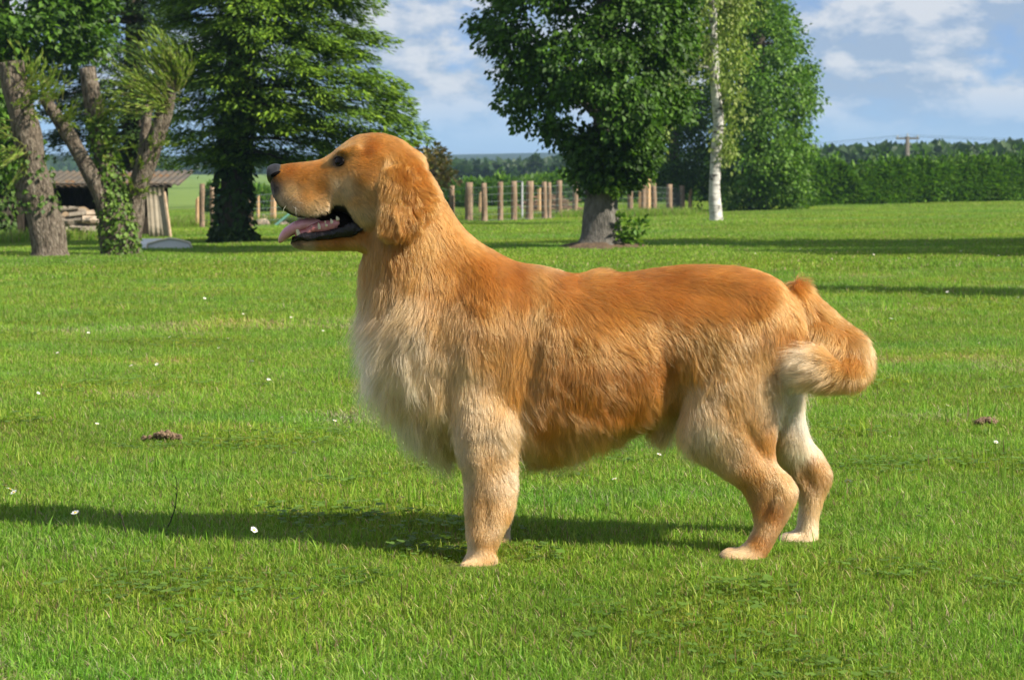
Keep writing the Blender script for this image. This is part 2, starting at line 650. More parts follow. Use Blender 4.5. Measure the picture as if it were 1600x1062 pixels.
    for nm, ty, arr in (('rotz', 'FLOAT', rng.uniform(0, 6.283, n)), ('scl', 'FLOAT', np.concatenate(SC)), ('pick', 'INT', np.concatenate(KI))):
        a = me.attributes.new(nm, ty, 'POINT')
        a.data.foreach_set('value', arr.astype(np.int32 if ty == 'INT' else np.float32))
    a = me.attributes.new('tone', 'FLOAT_COLOR', 'POINT')
    a.data.foreach_set('color', np.concatenate(TO).ravel())
    o = link('grass', me, GRASS)
    tag(o, 'short sunlit green lawn grass with a few longer blades', 'grass', kind='stuff')
    ng = bpy.data.node_groups.new('lawn', 'GeometryNodeTree')
    ng.interface.new_socket('Geometry', in_out='INPUT', socket_type='NodeSocketGeometry')
    ng.interface.new_socket('Geometry', in_out='OUTPUT', socket_type='NodeSocketGeometry')
    N, L = ng.nodes, ng.links
    gi, go = N.new('NodeGroupInput'), N.new('NodeGroupOutput')
    iop = N.new('GeometryNodeInstanceOnPoints')
    ci = N.new('GeometryNodeCollectionInfo')
    ci.inputs['Collection'].default_value = src
    ci.inputs['Separate Children'].default_value = True
    ci.inputs['Reset Children'].default_value = True
    iop.inputs['Pick Instance'].default_value = True

    def attr(nm, ty):
        q = N.new('GeometryNodeInputNamedAttribute'); q.data_type = ty; q.inputs['Name'].default_value = nm
        return q.outputs['Attribute']
    cx = N.new('ShaderNodeCombineXYZ')
    L.new(attr('rotz', 'FLOAT'), cx.inputs['Z'])
    er = N.new('FunctionNodeEulerToRotation')
    L.new(cx.outputs[0], er.inputs[0])
    L.new(gi.outputs[0], iop.inputs['Points'])
    L.new(ci.outputs[0], iop.inputs['Instance'])
    L.new(attr('pick', 'INT'), iop.inputs['Instance Index'])
    L.new(er.outputs[0], iop.inputs['Rotation'])
    L.new(attr('scl', 'FLOAT'), iop.inputs['Scale'])
    L.new(iop.outputs[0], go.inputs[0])
    md = o.modifiers.new('lawn', 'NODES')
    md.node_group = ng


build_lawn()
# ------------------------------------------------------------------ the dog
DY = 4.38        # distance of the dog's middle plane


def loft(mb, secs, n=20, sub=5, yc=DY, ex=2.0, bias=0.0):
    """Skin closed rings (edge A px, edge B px, half width, depth) with a smooth spline."""
    rows = []
    for s in secs:
        a, b, w = s[0], s[1], s[2]
        y = s[3] if len(s) > 3 else yc
        k = s[4] if len(s) > 4 else bias
        rows.append([a[0], a[1], b[0], b[1], w, y, k])
    A = np.array(rows, dtype=float)
    m = len(A)
    out = []
    for i in range(m - 1):
        p0, p1, p2, p3 = A[max(i - 1, 0)], A[i], A[i + 1], A[min(i + 2, m - 1)]
        for j in range(sub):
            t = j / sub
            out.append(0.5 * ((2 * p1) + (-p0 + p2) * t + (2 * p0 - 5 * p1 + 4 * p2 - p3) * t * t + (-p0 + 3 * p1 - 3 * p2 + p3) * t ** 3))
    out.append(A[-1])
    V, Q = [], []
    for r in out:
        a = P(r[0], r[1], r[5]); b = P(r[2], r[3], r[5])
        mid, h = (a + b) / 2, (a - b) / 2
        for k in range(n):
            th = 2 * math.pi * k / n
            c, s = math.cos(th), math.sin(th)
            cc = math.copysign(abs(c) ** (2 / ex), c); ss = math.copysign(abs(s) ** (2 / ex), s)
            V.append(mid + h * cc + Vector((0, 1, 0)) * (max(r[4], .002) * ss * (1 + r[6] * c)))
    for i in range(len(out) - 1):
        for k in range(n):
            k2 = (k + 1) % n
            Q.append((i * n + k, i * n + k2, (i + 1) * n + k2, (i + 1) * n + k))
    T = []
    for base, sgn in ((0, 1), ((len(out) - 1) * n, -1)):
        c = sum((V[base + k] for k in range(n)), Vector()) / n
        V.append(c)
        ci = len(V) - 1
        for k in range(n):
            T.append((base + k, base + (k + 1) % n, ci) if sgn < 0 else (base + (k + 1) % n, base + k, ci))
    return mb.add(V, Q, T)


TORSO = [((590, 465), (598, 535), .050), ((618, 434), (622, 605), .092), ((688, 410), (670, 676), .120), ((760, 400), (740, 706), .130),
         ((830, 413), (820, 706), .134), ((900, 428), (895, 690), .136), ((980, 426), (985, 666), .128), ((1060, 415), (1060, 640), .114),
         ((1130, 415), (1120, 628), .114), ((1190, 424), (1190, 595), .110), ((1228, 450), (1228, 565), .085), ((1246, 480), (1246, 535), .045)]
NECK = [((640, 238), (580, 335), .062), ((668, 270), (572, 362), .068), ((692, 308), (568, 398), .074), ((718, 350), (572, 440), .080),
        ((752, 382), (586, 500), .090), ((796, 403), (608, 575), .100), ((830, 430), (650, 640), .105)]
SKULL = [((423, 266), (424, 290), .011), ((430, 260), (431, 315), .024), ((449, 256), (447, 332), .033), ((475, 253.5), (470, 341), .038),
         ((500, 250), (496, 339), .041), ((516, 241), (517, 333), .046), ((532, 229), (540, 334), .053), ((556, 213), (562, 356), .064),
         ((583, 209), (585, 368), .071), ((610, 212), (605, 368), .072), ((640, 228), (625, 362), .066), ((662, 253), (645, 347), .050)]
JAW = [((454, 373), (457, 383), .011), ((465, 369), (468, 388), .020), ((490, 369), (492, 390), .026), ((520, 367), (524, 389), .031),
       ((550, 362), (552, 388), .038), ((580, 352), (580, 392), .047), ((606, 342), (602, 394), .055)]


def ear_secs(side):
    def y(d):
        return DY - side * d
    return [((612, 246), (640, 238), .010, y(.040)), ((602, 264), (660, 258), .012, y(.062)), ((595, 290), (674, 286), .012, y(.078)), ((592.5, 310), (677, 306), .011, y(.084)),
            ((591, 330), (676, 326), .010, y(.090)), ((590, 350), (663, 344), .009, y(.094)), ((592, 366), (638, 361), .008, y(.096)), ((600, 378), (620, 376), .006, y(.095))]


FORE_NEAR = [((690, 545), (800, 545), .050, 4.318), ((702, 630), (802, 630), .048, 4.285), ((714, 700), (800, 700), .043, 4.262), ((725, 758), (803, 752), .037, 4.250),
             ((729, 808), (798, 800), .034, 4.240), ((732, 843), (781, 838), .032, 4.230), ((731, 862), (774, 860), .033, 4.225), ((724, 877), (777, 876), .039, 4.216), ((725, 891), (775, 891), .038, 4.206)]
FORE_FAR = [((705, 545), (805, 545), .050, 4.44), ((722, 630), (805, 630), .046, 4.46), ((732, 690), (802, 690), .040, 4.465), ((742, 740), (803, 736), .036, 4.47),
            ((748, 785), (802, 780), .032, 4.47), ((750, 818), (796, 814), .030, 4.46), ((748, 834), (794, 832), .031, 4.455), ((741, 844), (796, 844), .036, 4.45), ((741, 854), (794, 854), .035, 4.445)]
HIND_NEAR = [((1075, 520), (1232, 490), .055, 4.335), ((1060, 590), (1230, 570), .058, 4.322), ((1066, 655), (1220, 640), .052, 4.312), ((1088, 704), (1212, 690), .044, 4.306),
             ((1120, 735), (1213, 722), .037, 4.302), ((1152, 758), (1231, 742), .031, 4.300), ((1171, 785), (1244, 767), .027, 4.298), ((1180, 812), (1233, 800), .024, 4.296),
             ((1175, 836), (1215, 832), .026, 4.292), ((1160, 853), (1201, 857), .030, 4.288), ((1139, 864), (1195, 868), .034, 4.283), ((1135, 874), (1191, 877), .034, 4.278)]
HIND_FAR = [((1110, 520), (1244, 500), .055, 4.425), ((1135, 600), (1254, 590), .055, 4.445), ((1165, 650), (1254, 640), .048, 4.462), ((1198, 698), (1262, 680), .040, 4.475),
            ((1224, 734), (1285, 713), .032, 4.485), ((1240, 760), (1299, 742), .027, 4.49), ((1250, 785), (1288, 774), .024, 4.49), ((1249, 808), (1278, 804), .025, 4.49),
            ((1245, 826), (1277, 826), .028, 4.488), ((1232, 836), (1276, 838), .033, 4.485), ((1228, 846), (1274, 849), .033, 4.48)]
TAIL = [((1216, 480), (1246, 432), .024, DY), ((1240, 510), (1280, 468), .030, 4.375), ((1262, 540), (1314, 502), .036, 4.365), ((1284, 560), (1346, 530), .042, 4.345),
        ((1296, 560), (1352, 586), .046, 4.320), ((1282, 548), (1308, 604), .046, 4.300), ((1258, 552), (1262, 598), .036, 4.290), ((1242, 562), (1242, 590), .016, 4.285)]



# ------------------------------------------------------------------ coat: direction, length and colour where the photograph shows them
CG = {'R': (0.42, 0.125, 0.014), 'r': (0.48, 0.165, 0.022), 'G': (0.56, 0.235, 0.042), 'g': (0.63, 0.315, 0.085), 'C': (0.72, 0.46, 0.20), 'c': (0.78, 0.57, 0.32),
      'W': (0.82, 0.665, 0.44), 'w': (0.85, 0.76, 0.61), 'K': (0.060, 0.045, 0.037), 'k': (0.20, 0.12, 0.07), 'S': (0.46, 0.30, 0.16)}
# x, y, dx, dy, length mm, lift, colour
GUIDES = [
    (436, 266, 1, .1, 4, .25, 'G'), (450, 262, 1, .0, 5, .25, 'r'), (428, 296, .3, 1, 4, .3, 'K'), (438, 310, .5, .8, 5, .3, 'S'), (470, 275, 1, .1, 6, .25, 'G'), (455, 300, .8, .5, 5, .25, 'C'),
    (500, 262, 1, -.1, 6, .25, 'G'), (500, 290, 1, .15, 7, .25, 'G'), (460, 324, .6, .8, 6, .3, 'S'), (490, 322, .7, .7, 7, .3, 'C'), (480, 305, .9, .4, 7, .25, 'g'), (515, 318, .7, .7, 8, .3, 'C'),
    (525, 285, .7, .7, 8, .25, 'C'), (540, 300, .7, .7, 9, .25, 'C'), (552, 312, .7, .7, 10, .25, 'g'), (552, 275, .8, .5, 8, .25, 'g'), (548, 330, .7, .7, 10, .3, 'C'), (530, 270, .9, .4, 7, .25, 'g'), (541, 283, .9, .4, 7, .25, 'C'), (572, 236, 1, .1, 9, .2, 'R'), (520, 250, .6, -.6, 5, .25, 'g'), (534, 236, .5, -.8, 6, .3, 'g'),
    (545, 252, 1, .1, 7, .25, 'g'), (560, 222, .9, -.3, 8, .25, 'g'), (580, 225, 1, .0, 9, .25, 'r'), (600, 212, 1, .15, 10, .25, 'G'), (622, 240, .2, 1, 20, .3, 'G'), (645, 240, .4, .9, 22, .3, 'G'), (605, 250, -.1, 1, 14, .3, 'g'), (630, 222, .9, .5, 13, .25, 'G'), (655, 245, .7, .7, 16, .25, 'G'),
    (565, 255, 1, .2, 9, .22, 'G'), (560, 280, .9, .5, 10, .22, 'G'), (575, 305, .7, .7, 12, .25, 'g'), (570, 335, .6, .8, 14, .3, 'C'), (580, 360, .3, 1, 17, .3, 'G'), (590, 245, .9, .3, 10, .22, 'G'),
    (462, 384, 1, .2, 5, .3, 'k'), (480, 386, 1, .2, 6, .3, 'S'), (500, 385, 1, .3, 7, .3, 'G'), (525, 382, 1, .35, 8, .3, 'r'), (548, 382, .8, .6, 10, .3, 'G'), (565, 392, .5, .9, 24, .3, 'r'),
    (560, 410, .0, 1, 34, .45, 'r'), (560, 440, -.1, 1, 42, .55, 'G'), (590, 400, .1, 1, 30, .25, 'G'), (615, 400, .2, 1, 32, .25, 'r'), (685, 320, .5, .85, 20, .2, 'r'), (700, 345, .55, .83, 22, .2, 'r'), (735, 375, .75, .6, 26, .2, 'G'),
    (785, 398, .9, .4, 26, .08, 'r'), (660, 380, .2, 1, 30, .25, 'G'), (690, 400, .35, .9, 32, .22, 'r'), (640, 420, .0, 1, 36, .25, 'G'), (690, 440, .25, .95, 34, .18, 'r'), (740, 420, .5, .85, 30, .2, 'r'),
    (600, 450, -.25, 1, 44, .5, 'g'), (575, 480, -.35, 1, 50, .75, 'C'), (630, 470, -.45, .9, 46, .3, 'C'), (600, 520, -.3, 1, 54, .6, 'c'), (588, 560, -.35, 1, 58, .8, 'c'), (650, 520, -.15, 1, 44, .28, 'c'),
    (610, 590, -.15, 1, 62, .6, 'C'), (640, 570, .0, 1, 48, .3, 'c'), (690, 500, .1, 1, 36, .22, 'g'), (680, 560, .1, 1, 38, .24, 'C'), (640, 640, .1, 1, 62, .5, 'c'), (670, 690, .0, 1, 58, .55, 'c'), (690, 640, .15, 1, 36, .26, 'C'),
    (665, 620, .0, 1, 50, .3, 'C'),
    (760, 470, .3, .95, 30, .14, 'r'), (800, 430, .55, .8, 28, .08, 'R'), (815, 470, .1, 1, 30, .2, 'R'), (840, 430, .3, .95, 28, .2, 'g'), (842, 480, -.1, 1, 34, .16, 'g'), (825, 540, -.1, 1, 38, .16, 'G'), (805, 600, -.1, 1, 40, .2, 'G'),
    (770, 540, .2, 1, 30, .16, 'G'), (720, 580, .15, 1, 30, .2, 'C'), (740, 630, .15, 1, 24, .24, 'C'), (780, 610, .2, 1, 28, .22, 'g'), (810, 650, .2, 1, 36, .28, 'C'),
    (880, 428, 1, .2, 30, .12, 'R'), (924, 420, .9, -.1, 26, .5, 'G'), (960, 428, 1, .1, 30, .12, 'R'), (1040, 418, 1, .08, 30, .12, 'R'), (1120, 417, 1, .15, 30, .12, 'r'), (1238, 430, .3, .3, 30, .7, 'r'), (870, 480, .5, .85, 40, .09, 'r'), (900, 530, .5, .85, 44, .09, 'r'),
    (960, 490, .8, .6, 40, .08, 'r'), (1040, 480, .95, .3, 30, .07, 'R'), (980, 540, .7, .7, 46, .10, 'R'), (880, 590, .2, 1, 50, .12, 'r'), (850, 640, .05, 1, 54, .15, 'r'), (930, 610, .3, .95, 52, .12, 'r'), (860, 690, .1, 1, 52, .5, 'G'),
    (980, 620, .45, .9, 50, .14, 'r'), (1000, 655, .5, .85, 46, .22, 'G'), (930, 680, .25, 1, 54, .5, 'g'), (890, 705, .2, 1, 52, .6, 'C'), (830, 722, .1, 1, 46, .5, 'C'), (1030, 560, .6, .8, 46, .14, 'r'), (1075, 560, .5, .85, 46, .22, 'G'), (1040, 610, .35, .95, 46, .2, 'G'),
    (1050, 650, .0, 1, 44, .5, 'C'), (1180, 425, .9, .45, 26, .08, 'r'), (1215, 440, .6, .8, 28, .08, 'r'), (1110, 470, .9, .4, 30, .09, 'r'), (1170, 480, .65, .75, 32, .12, 'r'), (1225, 500, .15, 1, 36, .2, 'r'), (1100, 530, .7, .7, 36, .2, 'G'),
    (1140, 560, .45, .9, 36, .18, 'g'), (1190, 550, .35, .95, 34, .2, 'g'), (1085, 610, .2, 1, 38, .24, 'C'), (1140, 620, .3, .95, 28, .2, 'g'), (1205, 600, .1, 1, 32, .22, 'C'), (1100, 670, .25, .97, 24, .2, 'c'), (1068, 680, -.1, 1, 38, .6, 'C'), (1130, 700, .4, .9, 18, .2, 'C'),
    (1165, 660, .35, .93, 18, .18, 'g'), (1195, 690, .4, .9, 15, .2, 'G'), (1180, 740, .5, .85, 14, .2, 'G'), (1215, 760, .4, .9, 14, .28, 'g'), (1205, 800, -.1, 1, 12, .28, 'r'), (1190, 815, -.1, 1, 12, .28, 'g'), (1185, 845, -.3, 1, 11, .28, 'r'), (1165, 855, -.5, .8, 7, .25, 'C'), (1145, 868, -.8, .5, 7, .3, 'C'),
    (1275, 735, .2, 1, 13, .28, 'g'), (1268, 790, .0, 1, 12, .28, 'C'), (1262, 820, .0, 1, 11, .28, 'c'), (1240, 842, -.6, .7, 7, .3, 'c'), (1250, 650, .15, 1, 26, .25, 'w'), (1245, 700, .15, 1, 20, .25, 'W'), (1258, 620, .15, 1, 28, .25, 'W'),
    (740, 690, .1, 1, 16, .22, 'C'), (725, 740, .05, 1, 10, .2, 'C'), (770, 720, .2, 1, 14, .2, 'g'), (800, 690, .45, .9, 30, .45, 'C'), (808, 740, .4, .9, 20, .45, 'c'), (806, 785, .3, .95, 16, .4, 'C'), (790, 822, .2, 1, 12, .35, 'C'), (760, 790, .05, 1, 12, .28, 'g'), (740, 810, .0, 1, 12, .28, 'g'), (790, 800, .25, .95, 16, .3, 'g'), (755, 845, .0, 1, 11, .28, 'g'), (745, 880, -.3, .9, 7, .3, 'C'), (735, 860, -.1, 1, 7, .25, 'C'),
    (1250, 455, .6, .8, 34, .2, 'r'), (1240, 500, .15, 1, 50, .3, 'r'), (1285, 490, .75, .65, 32, .25, 'G'), (1262, 520, .1, 1, 55, .35, 'g'), (1315, 512, .7, .6, 32, .3, 'G'), (1345, 540, .3, .95, 34, .35, 'g'), (1350, 575, -.4, .8, 32, .35, 'G'), (1320, 590, -.75, .4, 34, .3, 'g'), (1300, 550, -.75, .3, 44, .3, 'g'), (1285, 535, -.6, .6, 50, .3, 'g'), (1265, 560, -.9, .4, 50, .35, 'c'), (1280, 590, -.85, .3, 40, .3, 'C'), (1250, 580, -.9, .4, 44, .35, 'W'), (1330, 560, -.3, .6, 46, .4, 'r'),
]
EAR_GUIDES = [(625, 252, -.1, 1, 16, .3, 'r'), (655, 262, .3, 1, 20, .3, 'r'), (603, 275, -.25, 1, 14, .3, 'G'), (600, 300, -.3, 1, 20, .3, 'G'), (596, 320, -.15, 1, 22, .3, 'g'), (596, 345, .1, 1, 20, .3, 'G'), (630, 280, .2, 1, 26, .3, 'r'), (618, 300, -.3, 1, 26, .35, 'G'), (640, 305, .35, .9, 28, .35, 'r'), (665, 298, .5, .85, 28, .3, 'r'), (625, 325, -.25, 1, 28, .35, 'r'), (612, 345, -.1, 1, 24, .35, 'G'),
              (650, 330, .5, .8, 30, .35, 'r'), (674, 322, .7, .6, 28, .4, 'r'), (636, 345, -.35, 1, 28, .35, 'r'), (645, 352, .3, .9, 26, .4, 'r'), (608, 366, -.15, 1, 12, .3, 'r'), (598, 370, .0, 1, 9, .25, 'G'), (622, 372, -.4, .9, 14, .35, 'r'), (660, 345, .5, .75, 28, .4, 'r'), (606, 378, .2, 1, 8, .3, 'G')]


def guide_fields(px, py, guides, power=3.2):
    G = np.array([(g[0], g[1], g[2], g[3], g[4], g[5]) + CG[g[6]] for g in guides], dtype=float)
    dn = np.hypot(G[:, 2], G[:, 3])
    G[:, 2] /= dn; G[:, 3] /= dn
    out = np.zeros((len(px), 7))
    for s in range(0, len(px), 20000):
        d2 = (px[s:s + 20000, None] - G[None, :, 0]) ** 2 + (py[s:s + 20000, None] - G[None, :, 1]) ** 2 + 16.0
        w = d2 ** (-power / 2)
        w /= w.sum(1, keepdims=True)
        out[s:s + 20000] = w @ G[:, 2:]
    return out       # dx, dy, len, lift, r, g, b


def seg_dist(px, py, pts):
    d = np.full(len(px), 1e9)
    for (x0, y0), (x1, y1) in zip(pts[:-1], pts[1:]):
        vx, vy = x1 - x0, y1 - y0
        t = np.clip(((px - x0) * vx + (py - y0) * vy) / (vx * vx + vy * vy), 0, 1)
        d = np.minimum(d, np.hypot(px - x0 - t * vx, py - y0 - t * vy))
    return d


def poly_in(px, py, poly):
    ins = np.zeros(len(px), dtype=bool)
    j = len(poly) - 1
    for i in range(len(poly)):
        xi, yi = poly[i]; xj, yj = poly[j]
        c = ((yi > py) != (yj > py)) & (px < (xj - xi) * (py - yi) / (yj - yi + 1e-12) + xi)
        ins ^= c
        j = i
    return ins


EAR_POLY = [(604, 246), (650, 240), (674, 262), (684, 300), (682, 328), (668, 352), (644, 370), (622, 384), (598, 386), (586, 368), (585, 330), (590, 290), (596, 266)]
# bare, dark skin: the edge of the upper lip, the lower lip, the inside of the mouth
LIP_TOP = [(424, 303), (433, 319), (448, 331), (468, 340), (494, 340), (516, 334), (534, 335), (548, 343), (557, 355)]
MOUTH_POLY = [(448, 366), (470, 360), (500, 343), (520, 337), (546, 345), (560, 357), (556, 366), (530, 371), (495, 375), (465, 375), (450, 377)]


def vert_fields(V, Nn):
    """Everything the coat needs, at every vertex of the body."""
    px, py = to_px(V)
    f = guide_fields(px, py, GUIDES)
    off = np.abs(V[:, 1] - DY)
    ear = poly_in(px, py, EAR_POLY) & (off > .066) & (py < 392)
    fe = guide_fields(px, py, EAR_GUIDES)
    f[ear] = fe[ear]
    bare = np.zeros(len(V))
    inside = poly_in(px, py, MOUTH_POLY)
    bare[inside] = 1
    dl = seg_dist(px, py, LIP_TOP)
    low = (px < 560) & (py > 296) & (py < 352)
    lipw = np.clip(1 - (dl - 2.0) / 5.0, 0, 1) * low
    bare = np.maximum(bare, (dl < 2.6) * low)
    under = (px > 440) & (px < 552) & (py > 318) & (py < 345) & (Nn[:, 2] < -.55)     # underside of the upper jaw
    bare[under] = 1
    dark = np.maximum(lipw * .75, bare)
    nz = np.clip(1 - np.hypot(px - 421, py - 285) / 22, 0, 1)
    dark = np.maximum(dark, nz)
    eye = np.clip(1.7 - np.hypot((px - 527) * .85 + (py - 252) * .3, (py - 252) * .8) / 8.0, 0, 1) * (off > .02)
    dark = np.maximum(dark, eye * .9)
    bare = np.maximum(bare, eye > .6)
    spot = np.clip(1 - np.hypot((px - 762) / 1.2, py - 672) / 10, 0, 1) * (V[:, 1] < 4.28)
    dark = np.maximum(dark, spot * .7)
    colr = f[:, 4:7]
    # slow mottling of the coat
    q = np.array([noise.noise((p[0] * 9, p[1] * 9, p[2] * 14)) for p in V])
    q2 = np.array([noise.noise((p[0] * 26 + 5, p[1] * 26, p[2] * 16)) for p in V])
    colr = colr * (1 + .14 * q + .10 * q2)[:, None]
    colr = colr * (1 - dark[:, None]) + np.array((.018, .014, .013)) * dark[:, None]
    dirv = np.stack([f[:, 0], np.zeros(len(V)), -f[:, 1]], -1)
    wav0 = .32 * np.clip((f[:, 2] - 22) / 20, 0, 1)
    return dict(dir=dirv, len=f[:, 2] / 1000.0, lift=f[:, 3], col=colr, bare=bare.astype(float), ear=ear, wavy=np.maximum(np.maximum(ear * 1.0, wav0), np.clip((px - 1240) / 30, 0, 1) * (py < 615) * .35) + .6 * np.exp(-((px - 1055) / 45) ** 2 - ((py - 570) / 45) ** 2))


def mat_hide():
    m, nt, N, L, out = new_mat('hide')
    a = N.new('ShaderNodeAttribute'); a.attribute_name = 'col'
    b = N.new('ShaderNodeBsdfPrincipled')
    b.inputs['Roughness'].default_value = 0.6
    b.inputs['Specular IOR Level'].default_value = 0.3
    L.new(a.outputs['Color'], b.inputs['Base Color'])
    L.new(b.outputs[0], out.inputs[0])
    return m


def mat_fur():
    m, nt, N, L, out = new_mat('fur')
    a = N.new('ShaderNodeAttribute'); a.attribute_name = 'fur_color'
    h = N.new('ShaderNodeHairInfo')
    # tips are paler than roots
    mr = N.new('ShaderNodeMapRange')
    mr.inputs['To Min'].default_value = 0.80; mr.inputs['To Max'].default_value = 1.12
    L.new(h.outputs['Intercept'], mr.inputs['Value'])
    mx = N.new('ShaderNodeMix'); mx.data_type = 'RGBA'; mx.blend_type = 'MULTIPLY'
    mx.inputs['Factor'].default_value = 1
    L.new(a.outputs['Color'], mx.inputs[6]); L.new(mr.outputs[0], mx.inputs[7])
    p = N.new('ShaderNodeBsdfHairPrincipled')
    p.model = 'CHIANG'
    p.parametrization = 'COLOR'
    p.inputs['Roughness'].default_value = 0.32
    p.inputs['Radial Roughness'].default_value = 0.62
    p.inputs['Coat'].default_value = 0.0
    L.new(mx.outputs[2], p.inputs['Color'])
    d = N.new('ShaderNodeBsdfDiffuse')
    L.new(mx.outputs[2], d.inputs['Color'])
    s = N.new('ShaderNodeMixShader'); s.inputs[0].default_value = 0.34
    L.new(p.outputs[0], s.inputs[1]); L.new(d.outputs[0], s.inputs[2])
    L.new(s.outputs[0], out.inputs[0])
    return m


def grow_fur(name, V, Nn, T, fld, count, weight, mat, parent, npts=6, clump=55, rad=.00024, r=rng):
    """Hair curves on a triangle mesh following the direction field."""
    a, b, c = V[T[:, 0]], V[T[:, 1]], V[T[:, 2]]
    area = .5 * np.linalg.norm(np.cross(b - a, c - a), axis=1)
    w = area * weight[T].mean(1)
    cdf = np.cumsum(w); cdf /= cdf[-1]
    tri = np.searchsorted(cdf, r.uniform(0, 1, count))
    u, v = r.uniform(0, 1, count), r.uniform(0, 1, count)
    fl = u + v > 1
    u[fl] = 1 - u[fl]; v[fl] = 1 - v[fl]
    bw = np.stack([1 - u - v, u, v], -1)[:, :, None]

    def ip(A):
        A = A if A.ndim > 1 else A[:, None]
        return (A[T[tri]] * bw).sum(1)
    root = ip(V); n = norm(ip(Nn))
    D = norm(ip(fld['dir']))
    Ln = ip(fld['len'])[:, 0] * r.uniform(.65, 1.15, count)
    lift = ip(fld['lift'])[:, 0]
    colr = ip(fld['col'])
    # direction wanders slowly over the coat, as in locks
    pale = np.clip((colr[:, 2] / np.maximum(colr[:, 0], .01) - .06) / .30, 0, 1)
    calm = np.maximum(pale, np.clip(ip(fld['wavy'])[:, 0], 0, 1))
    wa = np.array([noise.noise((p[0] * 16, p[1] * 16, p[2] * 11)) for p in root]) * (.22 + .20 * calm)
    wa += np.array([noise.noise((p[0] * 55, p[1] * 55, p[2] * 34 + 7)) for p in root]) * .15 * np.clip(Ln / .03, .1, 1)
    wavy = np.clip(ip(fld['wavy'])[:, 0], 0, 1)
    wa += np.array([noise.noise((p[0] * 38 + 9, p[1] * 38, p[2] * 30)) for p in root]) * .75 * wavy
    wa += r.normal(0, .07, count)
    ca, sa = np.cos(wa), np.sin(wa)
    D = np.stack([D[:, 0] * ca - D[:, 2] * sa, D[:, 1], D[:, 0] * sa + D[:, 2] * ca], -1)
    t = D - n * (D * n).sum(1, keepdims=True)
    small = np.linalg.norm(t, axis=1) < .25
    t = t + np.where(small[:, None], np.array([0.1, 0, -.6])[None] - n * (n @ np.array([0.1, 0, -.6]))[:, None], 0)
    t = norm(t)
    side = np.cross(n, t)
    lf = (lift * r.uniform(.5, 1.5, count))[:, None]
    s = np.linspace(0, 1, npts)[None, :, None]
    ph = r.uniform(0, 6.28, (count, 1, 1))
    wav = (.05 + .10 * wavy[:, None, None] + .03 * r.normal(0, 1, (count, 1, 1))) * np.sin(s * 5.5 + np.array([noise.noise((p[0] * 30, p[1] * 30, p[2] * 30)) for p in root])[:, None, None] * 6) * s
    L3 = Ln[:, None, None]
    Pt = root[:, None] + L3 * (t[:, None] * s + n[:, None] * (lf[:, None] * (s * 1.7 - .6 * s * s)) + side[:, None] * wav)
    Pt[:, :, 2] -= (Ln[:, None] * .10 * np.linspace(0, 1, npts)[None] ** 2)
    # gather strands into broad locks first, then into fine ones
    for (cl, st0, pw, mn) in ((900, .30, 1.2, .022),):
        ng = max(count // cl, 1)
        gi = r.choice(count, ng, replace=False)
        kd = kdtree.KDTree(ng)
        for i, g in enumerate(gi):
            kd.insert(root[g], i)
        kd.balance()
        near = np.array([kd.find(p)[1] for p in root])
        G = Pt[gi][near]
        off_ = root - root[gi][near]
        kk = st0 * np.clip((Ln - mn) / .012, 0, 1) * (.5 + .7 * calm) * r.uniform(.5, 1.1, count)
        kk[np.linalg.norm(off_, axis=1) > .05] = 0
        wgt = kk[:, None, None] * s ** pw
        Pt = Pt * (1 - wgt) + (G + off_[:, None] * .45) * wgt
        colr = colr * (r.normal(1, .07, ng)[near])[:, None]
    ng = max(count // clump, 1)
    gi = r.choice(count, ng, replace=False)
    kd = kdtree.KDTree(ng)
    for i, g in enumerate(gi):
        kd.insert(root[g], i)
    kd.balance()
    near = np.array([kd.find(p)[1] for p in root])
    G = Pt[gi][near]
    far = np.linalg.norm(root - root[gi][near], axis=1) > .02
    k = (np.clip(Ln / .035, .10, 1) * (.22 + .44 * calm) * r.uniform(.3, 1.1, count))
    k[far] = 0
    tgt = G + (root[:, None] - root[gi][near][:, None]) * .25
    wgt = k[:, None, None] * s ** 1.4
    Pt = Pt * (1 - wgt) + tgt * wgt
    lock = r.normal(1, .06, ng)[near]
    colr = colr * lock[:, None]
    colr = colr * (1 + r.normal(0, 1, count) * np.where(Ln < .013, .16, .10))[:, None].clip(.5, 1.6)
    hue = r.normal(0, .05, count)
    colr[:, 2] *= 1 + hue; colr[:, 0] *= 1 - hue * .3
    hc = bpy.data.hair_curves.new(name)
    hc.add_curves([npts] * count)
    hc.points.foreach_set('position', Pt.astype(np.float32).ravel())
    ra = hc.attributes.get('radius') or hc.attributes.new('radius', 'FLOAT', 'POINT')
    prof = np.array([1.0, 1.0, .95, .8, .55, .15]) if npts == 6 else np.linspace(1, .15, npts)
    rr = rad * prof[None] * r.uniform(.75, 1.25, count)[:, None] * np.clip(.75 + Ln / .08, .75, 1.3)[:, None]
    ra.data.foreach_set('value', rr.astype(np.float32).ravel())
    ca_ = hc.attributes.new('fur_color', 'FLOAT_COLOR', 'CURVE')
    cc = np.ones((count, 4), dtype=np.float32); cc[:, :3] = np.clip(colr, .004, .9)
    ca_.data.foreach_set('color', cc.ravel())
    hc.materials.append(mat)
    o = bpy.data.objects.new(name, hc)
    COL.objects.link(o)
    o.parent = parent
    return o


